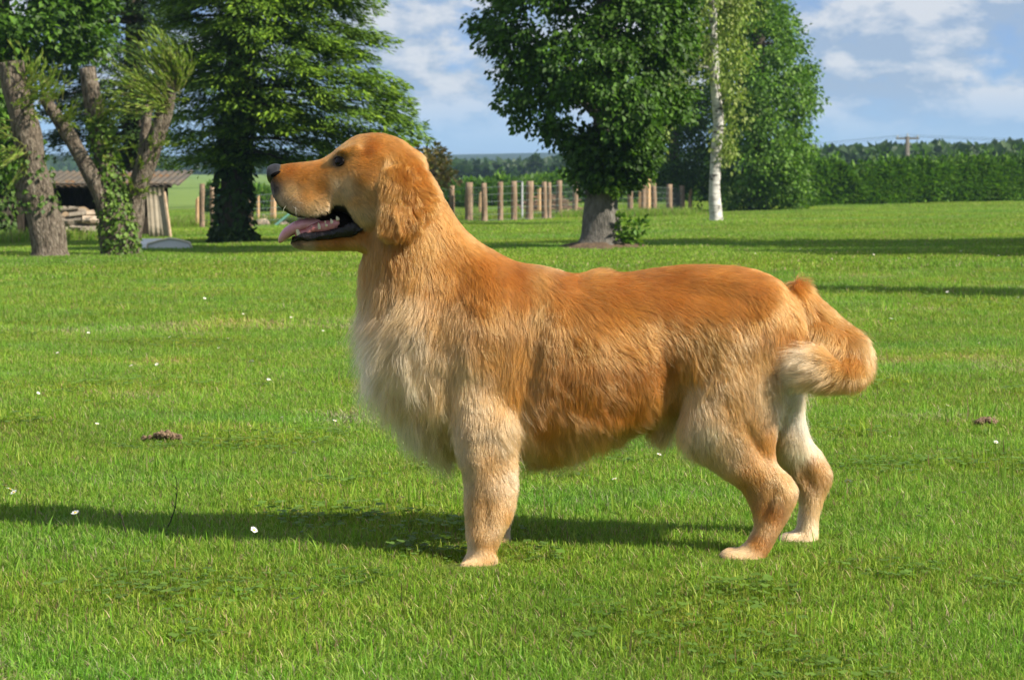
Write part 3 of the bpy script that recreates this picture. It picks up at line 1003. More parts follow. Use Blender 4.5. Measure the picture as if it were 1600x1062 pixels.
def build_dog(fur_count=520000):
    mb = MB()
    loft(mb, TORSO, ex=2.15)
    loft(mb, NECK)
    loft(mb, SKULL, ex=2.35, bias=-.06)
    loft(mb, JAW, ex=2.2)
    for sd in (1, -1):
        loft(mb, ear_secs(sd), ex=2.0, sub=6)
    for sd in (1, -1):
        loft(mb, [((523, 239), (525, 245), .003, DY - sd * .043), ((535, 231), (539, 243), .0085, DY - sd * .047), ((558, 222), (562, 240), .006, DY - sd * .053)], n=12)
        loft(mb, [((536, 270), (538, 282), .003, DY - sd * .050), ((562, 264), (564, 300), .011, DY - sd * .061), ((592, 262), (592, 312), .011, DY - sd * .067)], n=12)
        loft(mb, [((438, 300), (440, 320), .003, DY - sd * .027), ((464, 298), (466, 339), .011, DY - sd * .033), ((492, 303), (494, 341), .011, DY - sd * .037), ((514, 312), (515, 332), .005, DY - sd * .042)], n=14)
    for L_ in (FORE_NEAR, FORE_FAR, HIND_NEAR, HIND_FAR):
        loft(mb, L_, ex=2.0)
    loft(mb, TAIL)
    loft(mb, [((1008, 668), (1012, 676), .01), ((1022, 660), (1024, 676), .02), ((1042, 656), (1044, 679), .022), ((1058, 654), (1060, 670), .015)])
    loft(mb, [((1250, 492), (1260, 512), .010, 4.36), ((1268, 500), (1274, 572), .030, 4.345), ((1306, 515), (1308, 588), .036, 4.338), ((1336, 545), (1336, 582), .016, 4.335)])
    # toes
    for (x, y, Y, rx) in ((728, 887, 4.184, 1), (726, 888, 4.206, 1), (729, 885, 4.228, 1), (1137, 872, 4.264, 1), (1134, 870, 4.284, 1), (1139, 866, 4.303, 1),
                          (1229, 845, 4.462, 1), (1227, 843, 4.482, 1), (1232, 841, 4.502, 1), (746, 851, 4.43, 1), (745, 849, 4.45, 1), (747, 847, 4.468, 1)):
        loft(mb, [((x - 9, y - 3), (x - 8, y + 4), .006, Y), ((x - 3, y - 9), (x - 2, y + 6), .012, Y), ((x + 10, y - 11), (x + 10, y + 6), .013, Y), ((x + 22, y - 10), (x + 22, y + 5), .010, Y)], n=12, sub=3)
    me0 = mb.mesh('body')
    tmp = bpy.data.objects.new('body_tmp', me0)
    COL.objects.link(tmp)
    md = tmp.modifiers.new('r', 'REMESH'); md.mode = 'VOXEL'; md.voxel_size = .0048; md.use_smooth_shade = True
    sm = tmp.modifiers.new('s', 'SMOOTH'); sm.factor = .5; sm.iterations = 4
    dg = bpy.context.evaluated_depsgraph_get()
    me = bpy.data.meshes.new_from_object(tmp.evaluated_get(dg))
    me.name = 'dog'
    bpy.data.objects.remove(tmp); bpy.data.meshes.remove(me0)
    me.materials.clear()
    nv = len(me.vertices)
    V = np.empty(nv * 3, dtype=np.float32); me.vertices.foreach_get('co', V); V = V.reshape(-1, 3).astype(float)
    Nn = np.empty(nv * 3, dtype=np.float32); me.vertex_normals.foreach_get('vector', Nn); Nn = Nn.reshape(-1, 3).astype(float)
    E = np.empty(len(me.edges) * 2, dtype=np.int32); me.edges.foreach_get('vertices', E); E = E.reshape(-1, 2)
    px, py = to_px(V)
    wgt = np.clip((px - 575) / 70, 0, 1) * np.clip((800 - py) / 110, 0, 1) * np.where(poly_in(px, py, EAR_POLY), 0, 1)
    wgt *= np.clip((1245 - px) / 25, .25, 1)
    wgt = np.maximum(wgt, .14 * (px > 440) * (px < 600) * (py < 318))
    deg = np.bincount(E.ravel(), minlength=nv)[:, None]
    for _ in range(38):
        acc = np.zeros_like(V)
        for k in range(3):
            acc[:, k] = np.bincount(E[:, 0], V[E[:, 1], k], nv) + np.bincount(E[:, 1], V[E[:, 0], k], nv)
        V += (acc / deg - V) * (wgt * .6)[:, None]
    # muscle and bone under the coat: bulges and hollows (x, y, half axes, tilt, millimetres)
    px, py = to_px(V)
    side_ = np.clip((np.abs(V[:, 1] - DY) - .02) / .03, 0, 1)
    nr_ = np.empty(nv * 3, dtype=np.float32); me.vertices.foreach_set('co', V.astype(np.float32).ravel()); me.update(); me.vertex_normals.foreach_get('vector', nr_); nr_ = nr_.reshape(-1, 3)
    bump = np.zeros(nv)
    for (bx, by, sx, sy, tl, am) in ((752, 500, 42, 85, 12, 15), (832, 555, 20, 90, 8, -12), (862, 470, 24, 60, 14, 5), (925, 560, 50, 80, 0, 8), (1046, 585, 26, 62, -14, -17), (1140, 560, 48, 75, 8, 13), (1130, 462, 75, 20, 6, -7),
                                     (1195, 470, 26, 30, 0, 9), (790, 662, 17, 24, 0, 10), (742, 690, 18, 40, 0, 6), (706, 600, 12, 70, 0, -10), (700, 400, 20, 60, -35, -8), (640, 470, 28, 60, 0, 8), (1100, 668, 26, 34, 0, 9), (1186, 700, 10, 40, -28, -8),
                                     (1212, 742, 8, 34, -30, 4), (1200, 790, 7, 30, 18, -5), (752, 836, 18, 12, 0, 4), (760, 800, 8, 34, 0, -4), (1232, 600, 10, 60, 0, -8), (1262, 740, 9, 30, -24, -6), (940, 640, 70, 14, 0, 5)):
        ct, st_ = math.cos(R(tl)), math.sin(R(tl))
        u = ((px - bx) * ct + (py - by) * st_) / sx; v = (-(px - bx) * st_ + (py - by) * ct) / sy
        bump += am * .001 * np.exp(-(u * u + v * v))
    bump *= side_ * np.where(px > 1250, (V[:, 1] > DY + .03) * 1.0, 1.0)
    V += nr_ * bump[:, None]
    me.vertices.foreach_set('co', V.astype(np.float32).ravel())
    me.update()
    Nn = np.empty(nv * 3, dtype=np.float32); me.vertex_normals.foreach_get('vector', Nn); Nn = Nn.reshape(-1, 3).astype(float)
    me.calc_loop_triangles()
    T = np.empty(len(me.loop_triangles) * 3, dtype=np.int32); me.loop_triangles.foreach_get('vertices', T); T = T.reshape(-1, 3)
    fld = vert_fields(V, Nn)
    a = me.color_attributes.new('col', 'FLOAT_COLOR', 'POINT')
    cc = np.ones((nv, 4), dtype=np.float32); cc[:, :3] = fld['col'] * .8
    a.data.foreach_set('color', cc.ravel())
    me.polygons.foreach_set('use_smooth', np.ones(len(me.polygons), dtype=bool))
    dog = link('dog', me, mat_hide())
    tag(dog, 'golden retriever standing in profile on the lawn with its mouth open', 'dog')
    w = np.clip(.030 / np.maximum(fld['len'], .004), .8, 4.6)
    w *= (1 - fld['bare'])
    w *= np.where(V[:, 1] > DY + .04, .45, 1.0)
    fur = grow_fur('fur', V, Nn, T, fld, fur_count, w, mat_fur(), dog)
    tag(fur, kind='stuff')
    # loose longer hair that stands off the coat: chest, breeches, belly, tail
    f2 = dict(fld)
    pale_ = np.clip((fld['col'][:, 2] / np.maximum(fld['col'][:, 0], .01) - .07) / .25, 0, 1)
    f2['len'] = fld['len'] * (1.14 + .16 * pale_)
    f2['lift'] = fld['lift'] * (1.0 + .25 * pale_) + .03
    f2['wavy'] = np.clip(fld['wavy'] + .45, 0, 1)
    f2['col'] = fld['col'] * 1.06
    w2 = np.clip((fld['len'] - .024) / .02, 0, 1) * (1 - fld['bare']) * (1 - fld['ear'] * .6) * np.where(V[:, 1] > DY + .05, .4, 1) * (.28 + .72 * pale_)
    tag(grow_fur('feathering', V, Nn, T, f2, 26000, w2 + 1e-6, fur.data.materials[0], dog, npts=8, clump=16, rad=.00020), kind='stuff')
    # ---- claws
    horn = mat_plain('claw', (.05, .038, .03), rough=.4, spec=.4)
    for (x, y, Y) in ((728, 887, 4.184), (726, 888, 4.206), (729, 885, 4.228), (1137, 872, 4.264), (1134, 870, 4.284), (1139, 866, 4.303), (1229, 845, 4.462), (1227, 843, 4.482), (1232, 841, 4.502)):
        q = MB().tube([P(x - 4, y - 1, Y - .002), P(x - 9, y - .5, Y - .002), P(x - 13, y + 2.5, Y - .002)], [.0036, .0030, .0008], 7)
        q.build('claw', horn, dog, True)
    # ---- features of the head
    def surf(px, py, mirror=False):
        o = Vector((0, 0, CAMZ)); d = (P(px, py, 4.0) - o).normalized()
        ok, loc, n, i = dog.ray_cast(o, d)
        return loc, n
    black = mat_noise('nose_skin', [(.3, (.010, .010, .011)), (.7, (.035, .032, .034))], scale=60, rough=.42, bump=.5, bscale=220, dist=.002, spec=.5)
    nz = MB()
    loft(nz, [((416.5, 266), (417, 274), .008), ((418.5, 260.5), (419, 283), .0165), ((425, 256.8), (425, 289), .021), ((433, 256), (434, 287), .0225), ((440, 258), (441, 279), .020), ((446, 260), (446, 270), .014)], n=20, sub=4)
    nose = nz.build('nose', black, dog, True)
    hollow_shade = mat_plain('hollow_shade', (.004, .003, .003), rough=.9, spec=.1)  # near-black solids: shade of the open nostrils and mouth put into colour
    for sd in (1, -1):
        q = MB()
        loft(q, [((423, 273), (424, 277), .002, DY - sd * .0205), ((428, 269.5), (430, 276), .004, DY - sd * .0215), ((434, 267.5), (435, 272.5), .004, DY - sd * .0217), ((438.5, 267), (439, 269.5), .002, DY - sd * .021)], n=10, sub=3)
        q.build('nostril', hollow_shade, nose, True)
    eye_m = mat_plain('eye', (.008, .004, .003), rough=.10, spec=.18)
    lid_m = mat_plain('eyelid', (.012, .008, .007), rough=.5, spec=.12)
    loc, n = surf(528, 252.5)
    for sd in (1, -1):
        c = Vector((loc.x, DY + sd * (loc.y - DY), loc.z))
        nn = Vector((n.x, sd * n.y, n.z))
        nn = (nn + Vector((-.35, 0, 0.05))).normalized()
        bmx = bmesh.new()
        bmesh.ops.create_uvsphere(bmx, u_segments=24, v_segments=16, radius=.0124)
        m_ = bpy.data.meshes.new('eye'); bmx.to_mesh(m_); bmx.free()
        m_.polygons.foreach_set('use_smooth', np.ones(len(m_.polygons), dtype=bool))
        m_.transform(Matrix.Translation(c - nn * .0086))
        e = link('eye', m_, eye_m, dog)
        t1 = Vector((1, 0, -.12)); t1 = (t1 - nn * t1.dot(nn)).normalized(); t2 = nn.cross(t1)
        q = MB()
        for up in (1, -1):
            pts, rr = [], []
            for i in range(11):
                th = math.pi * i / 10
                s_ = math.cos(th) * .0126
                h_ = math.sin(th) * (.0090 if up > 0 else .0080) * up * (1 if t2.z > 0 else -1)
                pts.append(c + t1 * s_ + t2 * h_ + nn * (.0014 * math.sin(th) - .0022))
                rr.append(.0028)
            q.tube(pts, rr, 6)
        q.build('eyelid', lid_m, e, True)
    # ---- mouth
    def rough_up(q, amp, sc):
        q.v = [tuple(Vector(p) + Vector((0, -1 if p[1] < DY else 1, .6)) * amp * noise.noise(Vector(p) * sc) * 2) for p in q.v]
    lipm = mat_noise('lip', [(.35, (.006, .005, .006)), (.7, (.020, .016, .017))], scale=40, rough=.22, bump=.8, bscale=150, dist=.004, spec=.32)
    gum = mat_noise('gum', [(.3, (.42, .12, .12)), (.7, (.62, .26, .26))], scale=60, rough=.25, bump=.2, spec=.5)
    tng = mat_noise('tongue', [(.3, (.58, .21, .24)), (.7, (.74, .36, .40))], scale=45, rough=.35, bump=.3, bscale=300, dist=.001, spec=.5)
    thm = mat_noise('tooth', [(.3, (.68, .56, .36)), (.7, (.80, .72, .55))], scale=50, rough=.25, bump=.05, spec=.5)
    q = MB()
    loft(q, [((482, 330), (486, 346), .016), ((498, 328), (502, 352), .022), ((515, 328), (515, 366), .027), ((535, 330), (535, 372), .035), ((552, 340), (550, 372), .041), ((561, 350), (557, 368), .043)], n=18, sub=4)
    q.build('mouth_dark_fill', hollow_shade, dog, True)  # solid body, its near-black colour standing for the shaded mouth cavity
    for sd in (1, -1):
        q = MB()
        loft(q, [((456, 371), (456, 380), .003, DY - sd * .012), ((466, 368), (468, 377), .005, DY - sd * .0200), ((478, 363.5), (480, 377), .006, DY - sd * .0235), ((492, 361), (494, 376), .0065, DY - sd * .0265), ((510, 359.5), (512, 374), .007, DY - sd * .0300),
                 ((530, 356), (533, 371), .007, DY - sd * .0340), ((546, 349), (549, 370), .007, DY - sd * .0380), ((555, 347), (558, 365), .005, DY - sd * .0405), ((562, 352), (563, 362), .003, DY - sd * .0395), ((568, 356), (568, 360), .0015, DY - sd * .038)], n=14, sub=5)
        rough_up(q, .0026, 55)
        q.build('lip', lipm, dog, True)
        q = MB()
        loft(q, [((460, 362), (462, 371), .004, DY - sd * .016), ((476, 357), (478, 368), .006, DY - sd * .0205), ((490, 349), (492, 364), .006, DY - sd * .0235), ((506, 345), (508, 362), .006, DY - sd * .0265), ((522, 343), (524, 358), .005, DY - sd * .0295), ((530, 343), (531, 352), .003, DY - sd * .031)], n=12, sub=4)
        rough_up(q, .0016, 120)
        q.build('gum', gum, dog, True)
        for (bx, by, tx, ty, w_, dd) in ((467, 367, 460.5, 348, 6.6, .0225), (488, 358, 488, 352, 4.0, .0265), (499.5, 356, 498, 347.5, 6.0, .0290), (510.5, 352, 508.3, 344.5, 6.0, .0305), (519, 348, 517.3, 341.8, 6.0, .0322), (528, 343, 526.4, 337.6, 6.0, .0338)):
            q = MB()
            vx, vy = tx - bx, ty - by
            l_ = math.hypot(vx, vy); ux, uy = -vy / l_, vx / l_
            se = []
            for f_, ww in ((-.25, .9), (.1, 1.0), (.4, .86), (.7, .56), (.92, .25), (1.0, .08)):
                cx_, cy_ = bx + vx * f_ - .8 * f_ * f_, by + vy * f_
                se.append(((cx_ - ux * w_ * .5 * ww, cy_ - uy * w_ * .5 * ww), (cx_ + ux * w_ * .5 * ww, cy_ + uy * w_ * .5 * ww), .0028 * ww, DY - sd * dd))
            loft(q, se, n=10, sub=3)
            q.build('tooth', thm, dog, True)
    q = MB()
    loft(q, [((530, 347), (531, 358), .016), ((508, 341), (510, 358), .021), ((490, 339), (493, 358), .024), ((474, 341.5), (479, 359), .0260), ((459, 346.5), (468, 363), .0265), ((446.5, 354), (458, 368), .025), ((439, 363), (450, 373), .021), ((435, 372), (443, 377.5), .014), ((435, 378), (438, 380), .006)], n=18, sub=5, ex=2.3)
    rough_up(q, .0010, 60)
    q.build('tongue', tng, dog, True)
    # whiskers
    q = MB()
    for (x0, y0, x1, y1) in ((452, 318, 466, 307), (456, 322, 469, 331), (447, 321, 441, 333), (462, 322, 463, 338), (449, 313, 464, 302), (458, 316, 475, 318)):
        a0, n0 = surf(x0, y0)
        if a0 is None:
            continue
        e0 = P(x1, y1, a0.y - .018)
        q.tube([a0, a0.lerp(e0, .5) + Vector((0, -.004, .001)), e0], [.00022, .00018, .00006], 4)
    q.build('whiskers', mat_plain('whisker', (.75, .70, .6), .4), dog)
    return dog


build_dog()
# ------------------------------------------------------------------ trees
def leaf_cloud(c, ax, nr, ln, wd, col, fold=.18):
    """Folded leaf faces at points c along axes ax with normals nr."""
    ax = norm(ax); nr = norm(nr - ax * (nr * ax).sum(1, keepdims=True)); sd = np.cross(ax, nr)
    n = len(c)
    V = np.zeros((n, 4, 3))
    V[:, 0] = c
    V[:, 1] = c + ax * (ln * .45)[:, None] + sd * (wd * .5)[:, None] + nr * (wd * fold)[:, None]
    V[:, 2] = c + ax * ln[:, None]
    V[:, 3] = c + ax * (ln * .45)[:, None] - sd * (wd * .5)[:, None] + nr * (wd * fold)[:, None]
    b = np.arange(n)[:, None] * 4
    T = np.concatenate([b + np.array([[0, 1, 2]]), b + np.array([[0, 2, 3]])])
    return V.reshape(-1, 3), T, np.repeat(col, 4, 0)


def palette(n, cols, r, var=.16):
    cols = np.array(cols)
    return cols[r.integers(0, len(cols), n)] * r.normal(1, var, (n, 1)).clip(.5, 1.6)


def poly_edge_dist(px, py, poly):
    return seg_dist(px, py, list(poly) + [poly[0]])


def crown_points(poly, Y, n, depth, r, edge_pow=.5, rmin=0.0):
    """Clump centres in a body whose outline is the polygon: thick in the middle, thin at the rim."""
    xs = [p[0] for p in poly]; ys = [p[1] for p in poly]
    PX, PY = [], []
    while len(PX) < n:
        x = r.uniform(min(xs), max(xs), n); y = r.uniform(min(ys), max(ys), n)
        k = poly_in(x, y, poly)
        PX += list(x[k]); PY += list(y[k])
    px, py = np.array(PX[:n]), np.array(PY[:n])
    d = poly_edge_dist(px, py, poly) * Y / F
    th = np.minimum(depth, np.sqrt(np.maximum(d, .01) * depth * 1.6))
    s = r.uniform(-1, 1, n)
    s = np.sign(s) * np.abs(s) ** edge_pow
    yy = Y + s * th
    return np.array([tuple(P(a, b, q)) for a, b, q in zip(px, py, yy)]), d


def ragged(poly, amp, seed):
    out = []
    m = len(poly)
    for i in range(m):
        (x0, y0), (x1, y1) = poly[i], poly[(i + 1) % m]
        k = max(int(math.hypot(x1 - x0, y1 - y0) / 16), 1)
        for j in range(k):
            x, y = x0 + (x1 - x0) * j / k, y0 + (y1 - y0) * j / k
            out.append((x + amp * 1.6 * noise.noise((x / 26, y / 26, seed)), y + amp * 1.6 * noise.noise((x / 26, y / 26, seed + 31))))
    return out


def broad_crown(name, parent, poly, Y, depth, nclump, per, rad, leaf, cols, seed, droop=.25, mat=None, holes=0.0, flat=.75, outward=.5, rag=0):
    r = np.random.default_rng(seed)
    if rag:
        poly = ragged(poly, rag, seed)
    C, d = crown_points(poly, Y, nclump, depth, r)
    ctr = C.mean(0)
    if holes:
        q = np.array([noise.noise((p[0] * 1.5 + seed, p[1] * .9, p[2] * 1.9)) for p in C])
        C = C[q > -.45 + holes]
    m = len(C)
    n = m * per
    ci = np.repeat(np.arange(m), per)
    o = norm(r.normal(0, 1, (n, 3))) * (r.uniform(0, 1, n) ** .45)[:, None] * rad * r.uniform(.6, 1.3, m)[ci][:, None]
    o[:, 2] *= flat
    c = C[ci] + o
    out = norm(C[ci] - ctr + np.array([0, 0, .3]))
    ax = norm(o) * .6 + out * outward + r.normal(0, .5, (n, 3)) + np.array([0, 0, -droop])
    nr = np.array([0, 0, .9]) + out * .5 + r.normal(0, .55, (n, 3))
    ln = leaf * r.uniform(.65, 1.3, n)
    col = palette(n, cols, r) * r.normal(1, .12, m).clip(.7, 1.4)[ci][:, None]
    V, T, K = leaf_cloud(c, ax, nr, ln, ln * r.uniform(.55, .85, n), col)
    me = np_mesh(name, V, T, col=K)
    o = link(name, me, mat or LEAF, parent)
    return o, C


def limbs_to(name, parent, start_pts, C, k, mat, r0=.05, seed=0):
    """Thin limbs from the trunk to some of the clumps."""
    r = random.Random(seed)
    mb = MB()
    for _ in range(k):
        e = Vector(C[r.randrange(len(C))])
        s = min(start_pts, key=lambda p: (p - e).length + .8 * max(0, p.z - e.z + .2))
        m = s.lerp(e, .5) + Vector((r.uniform(-.1, .1), r.uniform(-.1, .1), r.uniform(.0, .25)))
        mb.tube([s, m, e], [r0, r0 * .55, r0 * .15], 6)
    if mb.v:
        return tag(mb.build(name, mat, parent, True), kind='stuff')


def trunk_mesh(parent, pts, radii, mat, name='trunk', sides=16, wob=.07, seed=1, sub=4):
    """Smooth tapered trunk through (point, radius)."""
    P_, R_ = [], []
    n = len(pts)
    for i in range(n - 1):
        p0, p1, p2, p3 = pts[max(i - 1, 0)], pts[i], pts[i + 1], pts[min(i + 2, n - 1)]
        for j in range(sub):
            t = j / sub
            P_.append(.5 * ((2 * p1) + (p2 - p0) * t + (2 * p0 - 5 * p1 + 4 * p2 - p3) * t * t + (3 * p1 - p0 - 3 * p2 + p3) * t ** 3))
            R_.append(radii[i] * (1 - t) + radii[i + 1] * t)
    P_.append(pts[-1]); R_.append(radii[-1])
    mb = MB().tube(P_, R_, sides, wob=wob, seed=seed)
    return mb.build(name, mat, parent, True)


def ivy_on(parent, pts, radii, n, leaf, cols, seed, name='ivy', spread=1.25, front=True, mat=None):
    """Ivy leaves on the bark."""
    r = np.random.default_rng(seed)
    A = np.array([tuple(p) for p in pts]); Rr = np.array(radii)
    k = len(A) - 1
    sg = r.integers(0, k, n); t = r.uniform(0, 1, n)[:, None]
    base = A[sg] * (1 - t) + A[sg + 1] * t
    rad = Rr[sg] * (1 - t[:, 0]) + Rr[sg + 1] * t[:, 0]
    th = r.uniform(0, 2 * np.pi, n)
    o = np.stack([np.cos(th), np.sin(th), np.zeros(n)], -1)
    c = base + o * (rad * r.uniform(.98, spread, n))[:, None]
    ax = r.normal(0, .6, (n, 3)) + np.array([0, 0, -.8]) + o * .3
    nr = o + r.normal(0, .35, (n, 3)) + np.array([0, 0, .3])
    ln = leaf * r.uniform(.6, 1.3, n)
    V, T, K = leaf_cloud(c, ax, nr, ln, ln * .8, palette(n, cols, r))
    return link(name, np_mesh(name, V, T, col=K), mat or LEAF, parent)


DARKG = [(.046, .108, .012), (.062, .138, .014), (.084, .170, .018), (.040, .088, .014)]
MIDG = [(.075, .172, .014), (.105, .215, .018), (.14, .25, .024), (.062, .138, .014)]
FIRG = [(.080, .160, .016), (.110, .205, .018), (.145, .245, .022), (.056, .115, .015)]
WILLOW = [(.21, .30, .035), (.16, .25, .03), (.27, .33, .055), (.12, .20, .025)]
IVY = [(.08, .15, .022), (.11, .20, .03), (.055, .11, .02)]
IVYD = [(.032, .068, .014), (.046, .092, .018), (.024, .050, .011)]


def root_at(px, py):
    g = on_ground(px, py)
    return g


# ---- the broad-leaved tree with the stout trunk (lime)
def build_lime():
    g = root_at(940, 389)
    Y = g.y
    t = empty('lime_tree', g, 'stout grey-trunked lime tree with dense dark heart-shaped leaves, behind the back of the dog', 'tree')
    pts = [P(940, 391, Y), P(940, 378, Y), P(940, 350, Y), P(941, 310, Y), P(944, 265, Y), P(948, 200, Y), P(950, 100, Y), P(946, -60, Y), P(946, -260, Y)]
    ra = [.42, .27, .205, .185, .18, .16, .13, .09, .03]
    trunk_mesh(t, pts, ra, BARK_GREY, seed=5)
    poly = [(748, 40), (775, 20), (770, -30), (790, -180), (850, -330), (960, -400), (1060, -320), (1110, -160), (1095, -20), (1075, 60), (1072, 150), (1055, 215), (1010, 255), (985, 285), (950, 300), (915, 285), (895, 262), (905, 235), (880, 215), (850, 200), (815, 208), (795, 200), (810, 170), (782, 150), (800, 110), (775, 85)]
    cr, C = broad_crown('crown', t, poly, Y, 1.15, 950, 74, .21, .066, DARKG + MIDG[:1], 11, droop=.55, holes=.17, rag=14)
    broad_crown('foliage', t, [(902, 215), (985, 200), (1030, 225), (1000, 272), (968, 292), (925, 290), (898, 262)], Y - .1, .6, 130, 66, .17, .066, DARKG, 14, droop=.7)
    limbs_to('limb', t, [P(941, 300, Y), P(944, 265, Y), P(948, 200, Y), P(950, 100, Y), P(946, -60, Y), P(946, -180, Y)], C, 46, BARK_GREY, .045, 3)
    # shoots at the foot, on the sunny side, and the ring of bare dry soil
    broad_crown('foot_shoot', t, [(968, 345), (1000, 338), (1012, 352), (1000, 372), (978, 380), (962, 372)], Y - .1, .18, 17, 13, .09, .080, MIDG, 12, droop=.3, rag=6)
    broad_crown('hanging_shoot', t, [(935, 268), (962, 262), (966, 296), (948, 306), (934, 290)], Y - .28, .1, 14, 14, .08, .09, [(.12, .23, .02), (.16, .27, .03)], 13, droop=.6)
    mb = MB()
    for i in range(28):
        th = 2 * math.pi * i / 28
    ring = MB()
    n = 40
    V = [Vector((g.x, g.y, gz(g.x, g.y) + .10))]
    Fc = []
    for j, (rr, h) in enumerate(((.28, .07), (.42, .03), (.56, -.004))):
        for i in range(n):
            th = 2 * math.pi * i / n
            q = rr * (1 + .22 * math.sin(3 * th + 1) + .14 * math.sin(7 * th) + .12 * math.sin(13 * th + 2))
            x, y = g.x + q * math.cos(th), g.y + q * math.sin(th) * 1.2
            V.append(Vector((x, y, gz(x, y) + h)))
    for i in range(n):
        Fc.append((0, 1 + i, 1 + (i + 1) % n))
        for j in range(2):
            a = 1 + j * n
            Fc.append((a + i, a + n + i, a + n + (i + 1) % n, a + (i + 1) % n))
    ring.add(V, Fc)
    o = ring.build('soil_ring', mat_noise('dry_soil', [(.3, (.07, .045, .028)), (.7, (.17, .12, .075))], scale=14, bump=.8), None, True)
    tag(o, 'low mound of bare brown soil round the foot of the lime trunk', 'soil mound')


build_lime()


# ---- the birch
def build_birch():
    g = root_at(1119, 347)
    Y = g.y
    t = empty('birch_tree', g, 'slender white-barked birch with pale drooping leaves in the middle of the lawn', 'tree')
    pts = [P(1119, 350, Y), P(1119, 340, Y), P(1116, 300, Y), P(1119, 240, Y), P(1123, 190, Y), P(1118, 140, Y), P(1116, 95, Y), P(1114, 20, Y), P(1116, -80, Y), P(1112, -260, Y)]
    ra = [.17, .125, .105, .098, .10, .092, .082, .07, .055, .02]
    trunk_mesh(t, pts, ra, BARK_BIRCH, seed=8, wob=.05)
    mb = MB().tube([P(1114, 118, Y), P(1106, 106, Y), P(1094, 104, Y), P(1082, 108, Y - .1), P(1064, 114, Y - .2), P(1056, 128, Y - .3)], [.05, .045, .036, .030, .022, .010], 8)
    mb.build('limb', BARK_BIRCH, t, True)
    poly = [(1050, -40), (1060, -220), (1110, -330), (1165, -220), (1190, -60), (1180, 40), (1172, 120), (1160, 190), (1148, 250), (1132, 240), (1128, 150), (1105, 95), (1085, 130), (1060, 160), (1030, 230), (1010, 215), (1035, 120), (1045, 40)]
    cols = [(.24, .32, .06), (.19, .27, .045), (.30, .35, .10), (.14, .21, .035)]
    cr, C = broad_crown('crown', t, poly, Y, .9, 560, 32, .26, .080, cols, 21, droop=1.1, flat=1.5, outward=.2, holes=.38, rag=16)
    limbs_to('twig', t, [P(1116, 95, Y), P(1114, 20, Y), P(1116, -80, Y)], C, 40, BARK_DARK, .018, 4)


build_birch()


# ---- trees that stand behind the birch
def simple_tree(name, base, label, poly, depth, nclump, per, rad, leaf, cols, seed, trunk_top, r0, mat=BARK_DARK, group=None, droop=.3, flat=.8, ivy=0, lx=None, nlimb=20, fm=None, cat='tree'):
    g = root_at(*base)
    Y = g.y
    t = empty(name, g, label, cat, group)
    x0, y0 = base
    x1, y1 = trunk_top
    ks = [0, .04, .25, .5, .75, 1]
    pts = [P(x0 + (x1 - x0) * k + (4 * math.sin(seed + 5 * k) if 0 < k < 1 else 0), y0 + 3 + (y1 - y0) * k, Y) for k in ks]
    ra = [r0 * 1.45, r0 * 1.1, r0 * .95, r0 * .75, r0 * .5, r0 * .2]
    trunk_mesh(t, pts, ra, mat, seed=seed)
    cr, C = broad_crown('crown', t, poly, Y, depth, nclump, per, rad, leaf, cols, seed, droop=droop, flat=flat, mat=fm, holes=.25, rag=12)
    limbs_to('limb', t, pts[2:], C, nlimb, mat, r0 * .25, seed)
    if ivy:
        ivy_on(t, pts[:3], ra[:3], ivy, .09, IVY, seed + 1)
    return t


simple_tree('maple_tree', (1185, 330), 'tall dense green maple with ivy-clad trunk behind the birch, where the hedge begins',
            [(1118, -60), (1150, -300), (1210, -330), (1240, -100), (1225, 10), (1240, 45), (1262, 75), (1274, 105), (1258, 130), (1275, 158), (1262, 185), (1268, 225), (1255, 255), (1262, 300), (1240, 318), (1205, 312), (1165, 318), (1140, 322), (1120, 300), (1125, 200), (1112, 120)],
            2.4, 1150, 66, .36, .10, MIDG + [(.10, .20, .026)], 31, (1180, -200), .20, ivy=500)
simple_tree('hornbeam_tree', (1055, 332), 'dark bushy tree hanging low between the lime and the birch',
            [(985, 190), (1000, 90), (1030, 20), (1075, 30), (1112, 70), (1124, 170), (1122, 300), (1105, 318), (1080, 302), (1060, 312), (1036, 298), (1018, 292), (1000, 262)],
            1.8, 480, 62, .34, .09, DARKG, 41, (1058, 60), .16, droop=.7, mat=BARK_GREY)
simple_tree('small_oak_tree', (668, 352), 'small young oak with olive-brown leaves behind the head of the dog',
            [(640, 300), (646, 262), (640, 236), (652, 214), (664, 198), (682, 196), (690, 214), (684, 232), (700, 252), (708, 276), (690, 288), (668, 296)],
            .8, 100, 24, .17, .12, [(.22, .18, .06), (.27, .22, .08), (.17, .17, .05), (.28, .19, .08)], 51, (668, 220), .07)


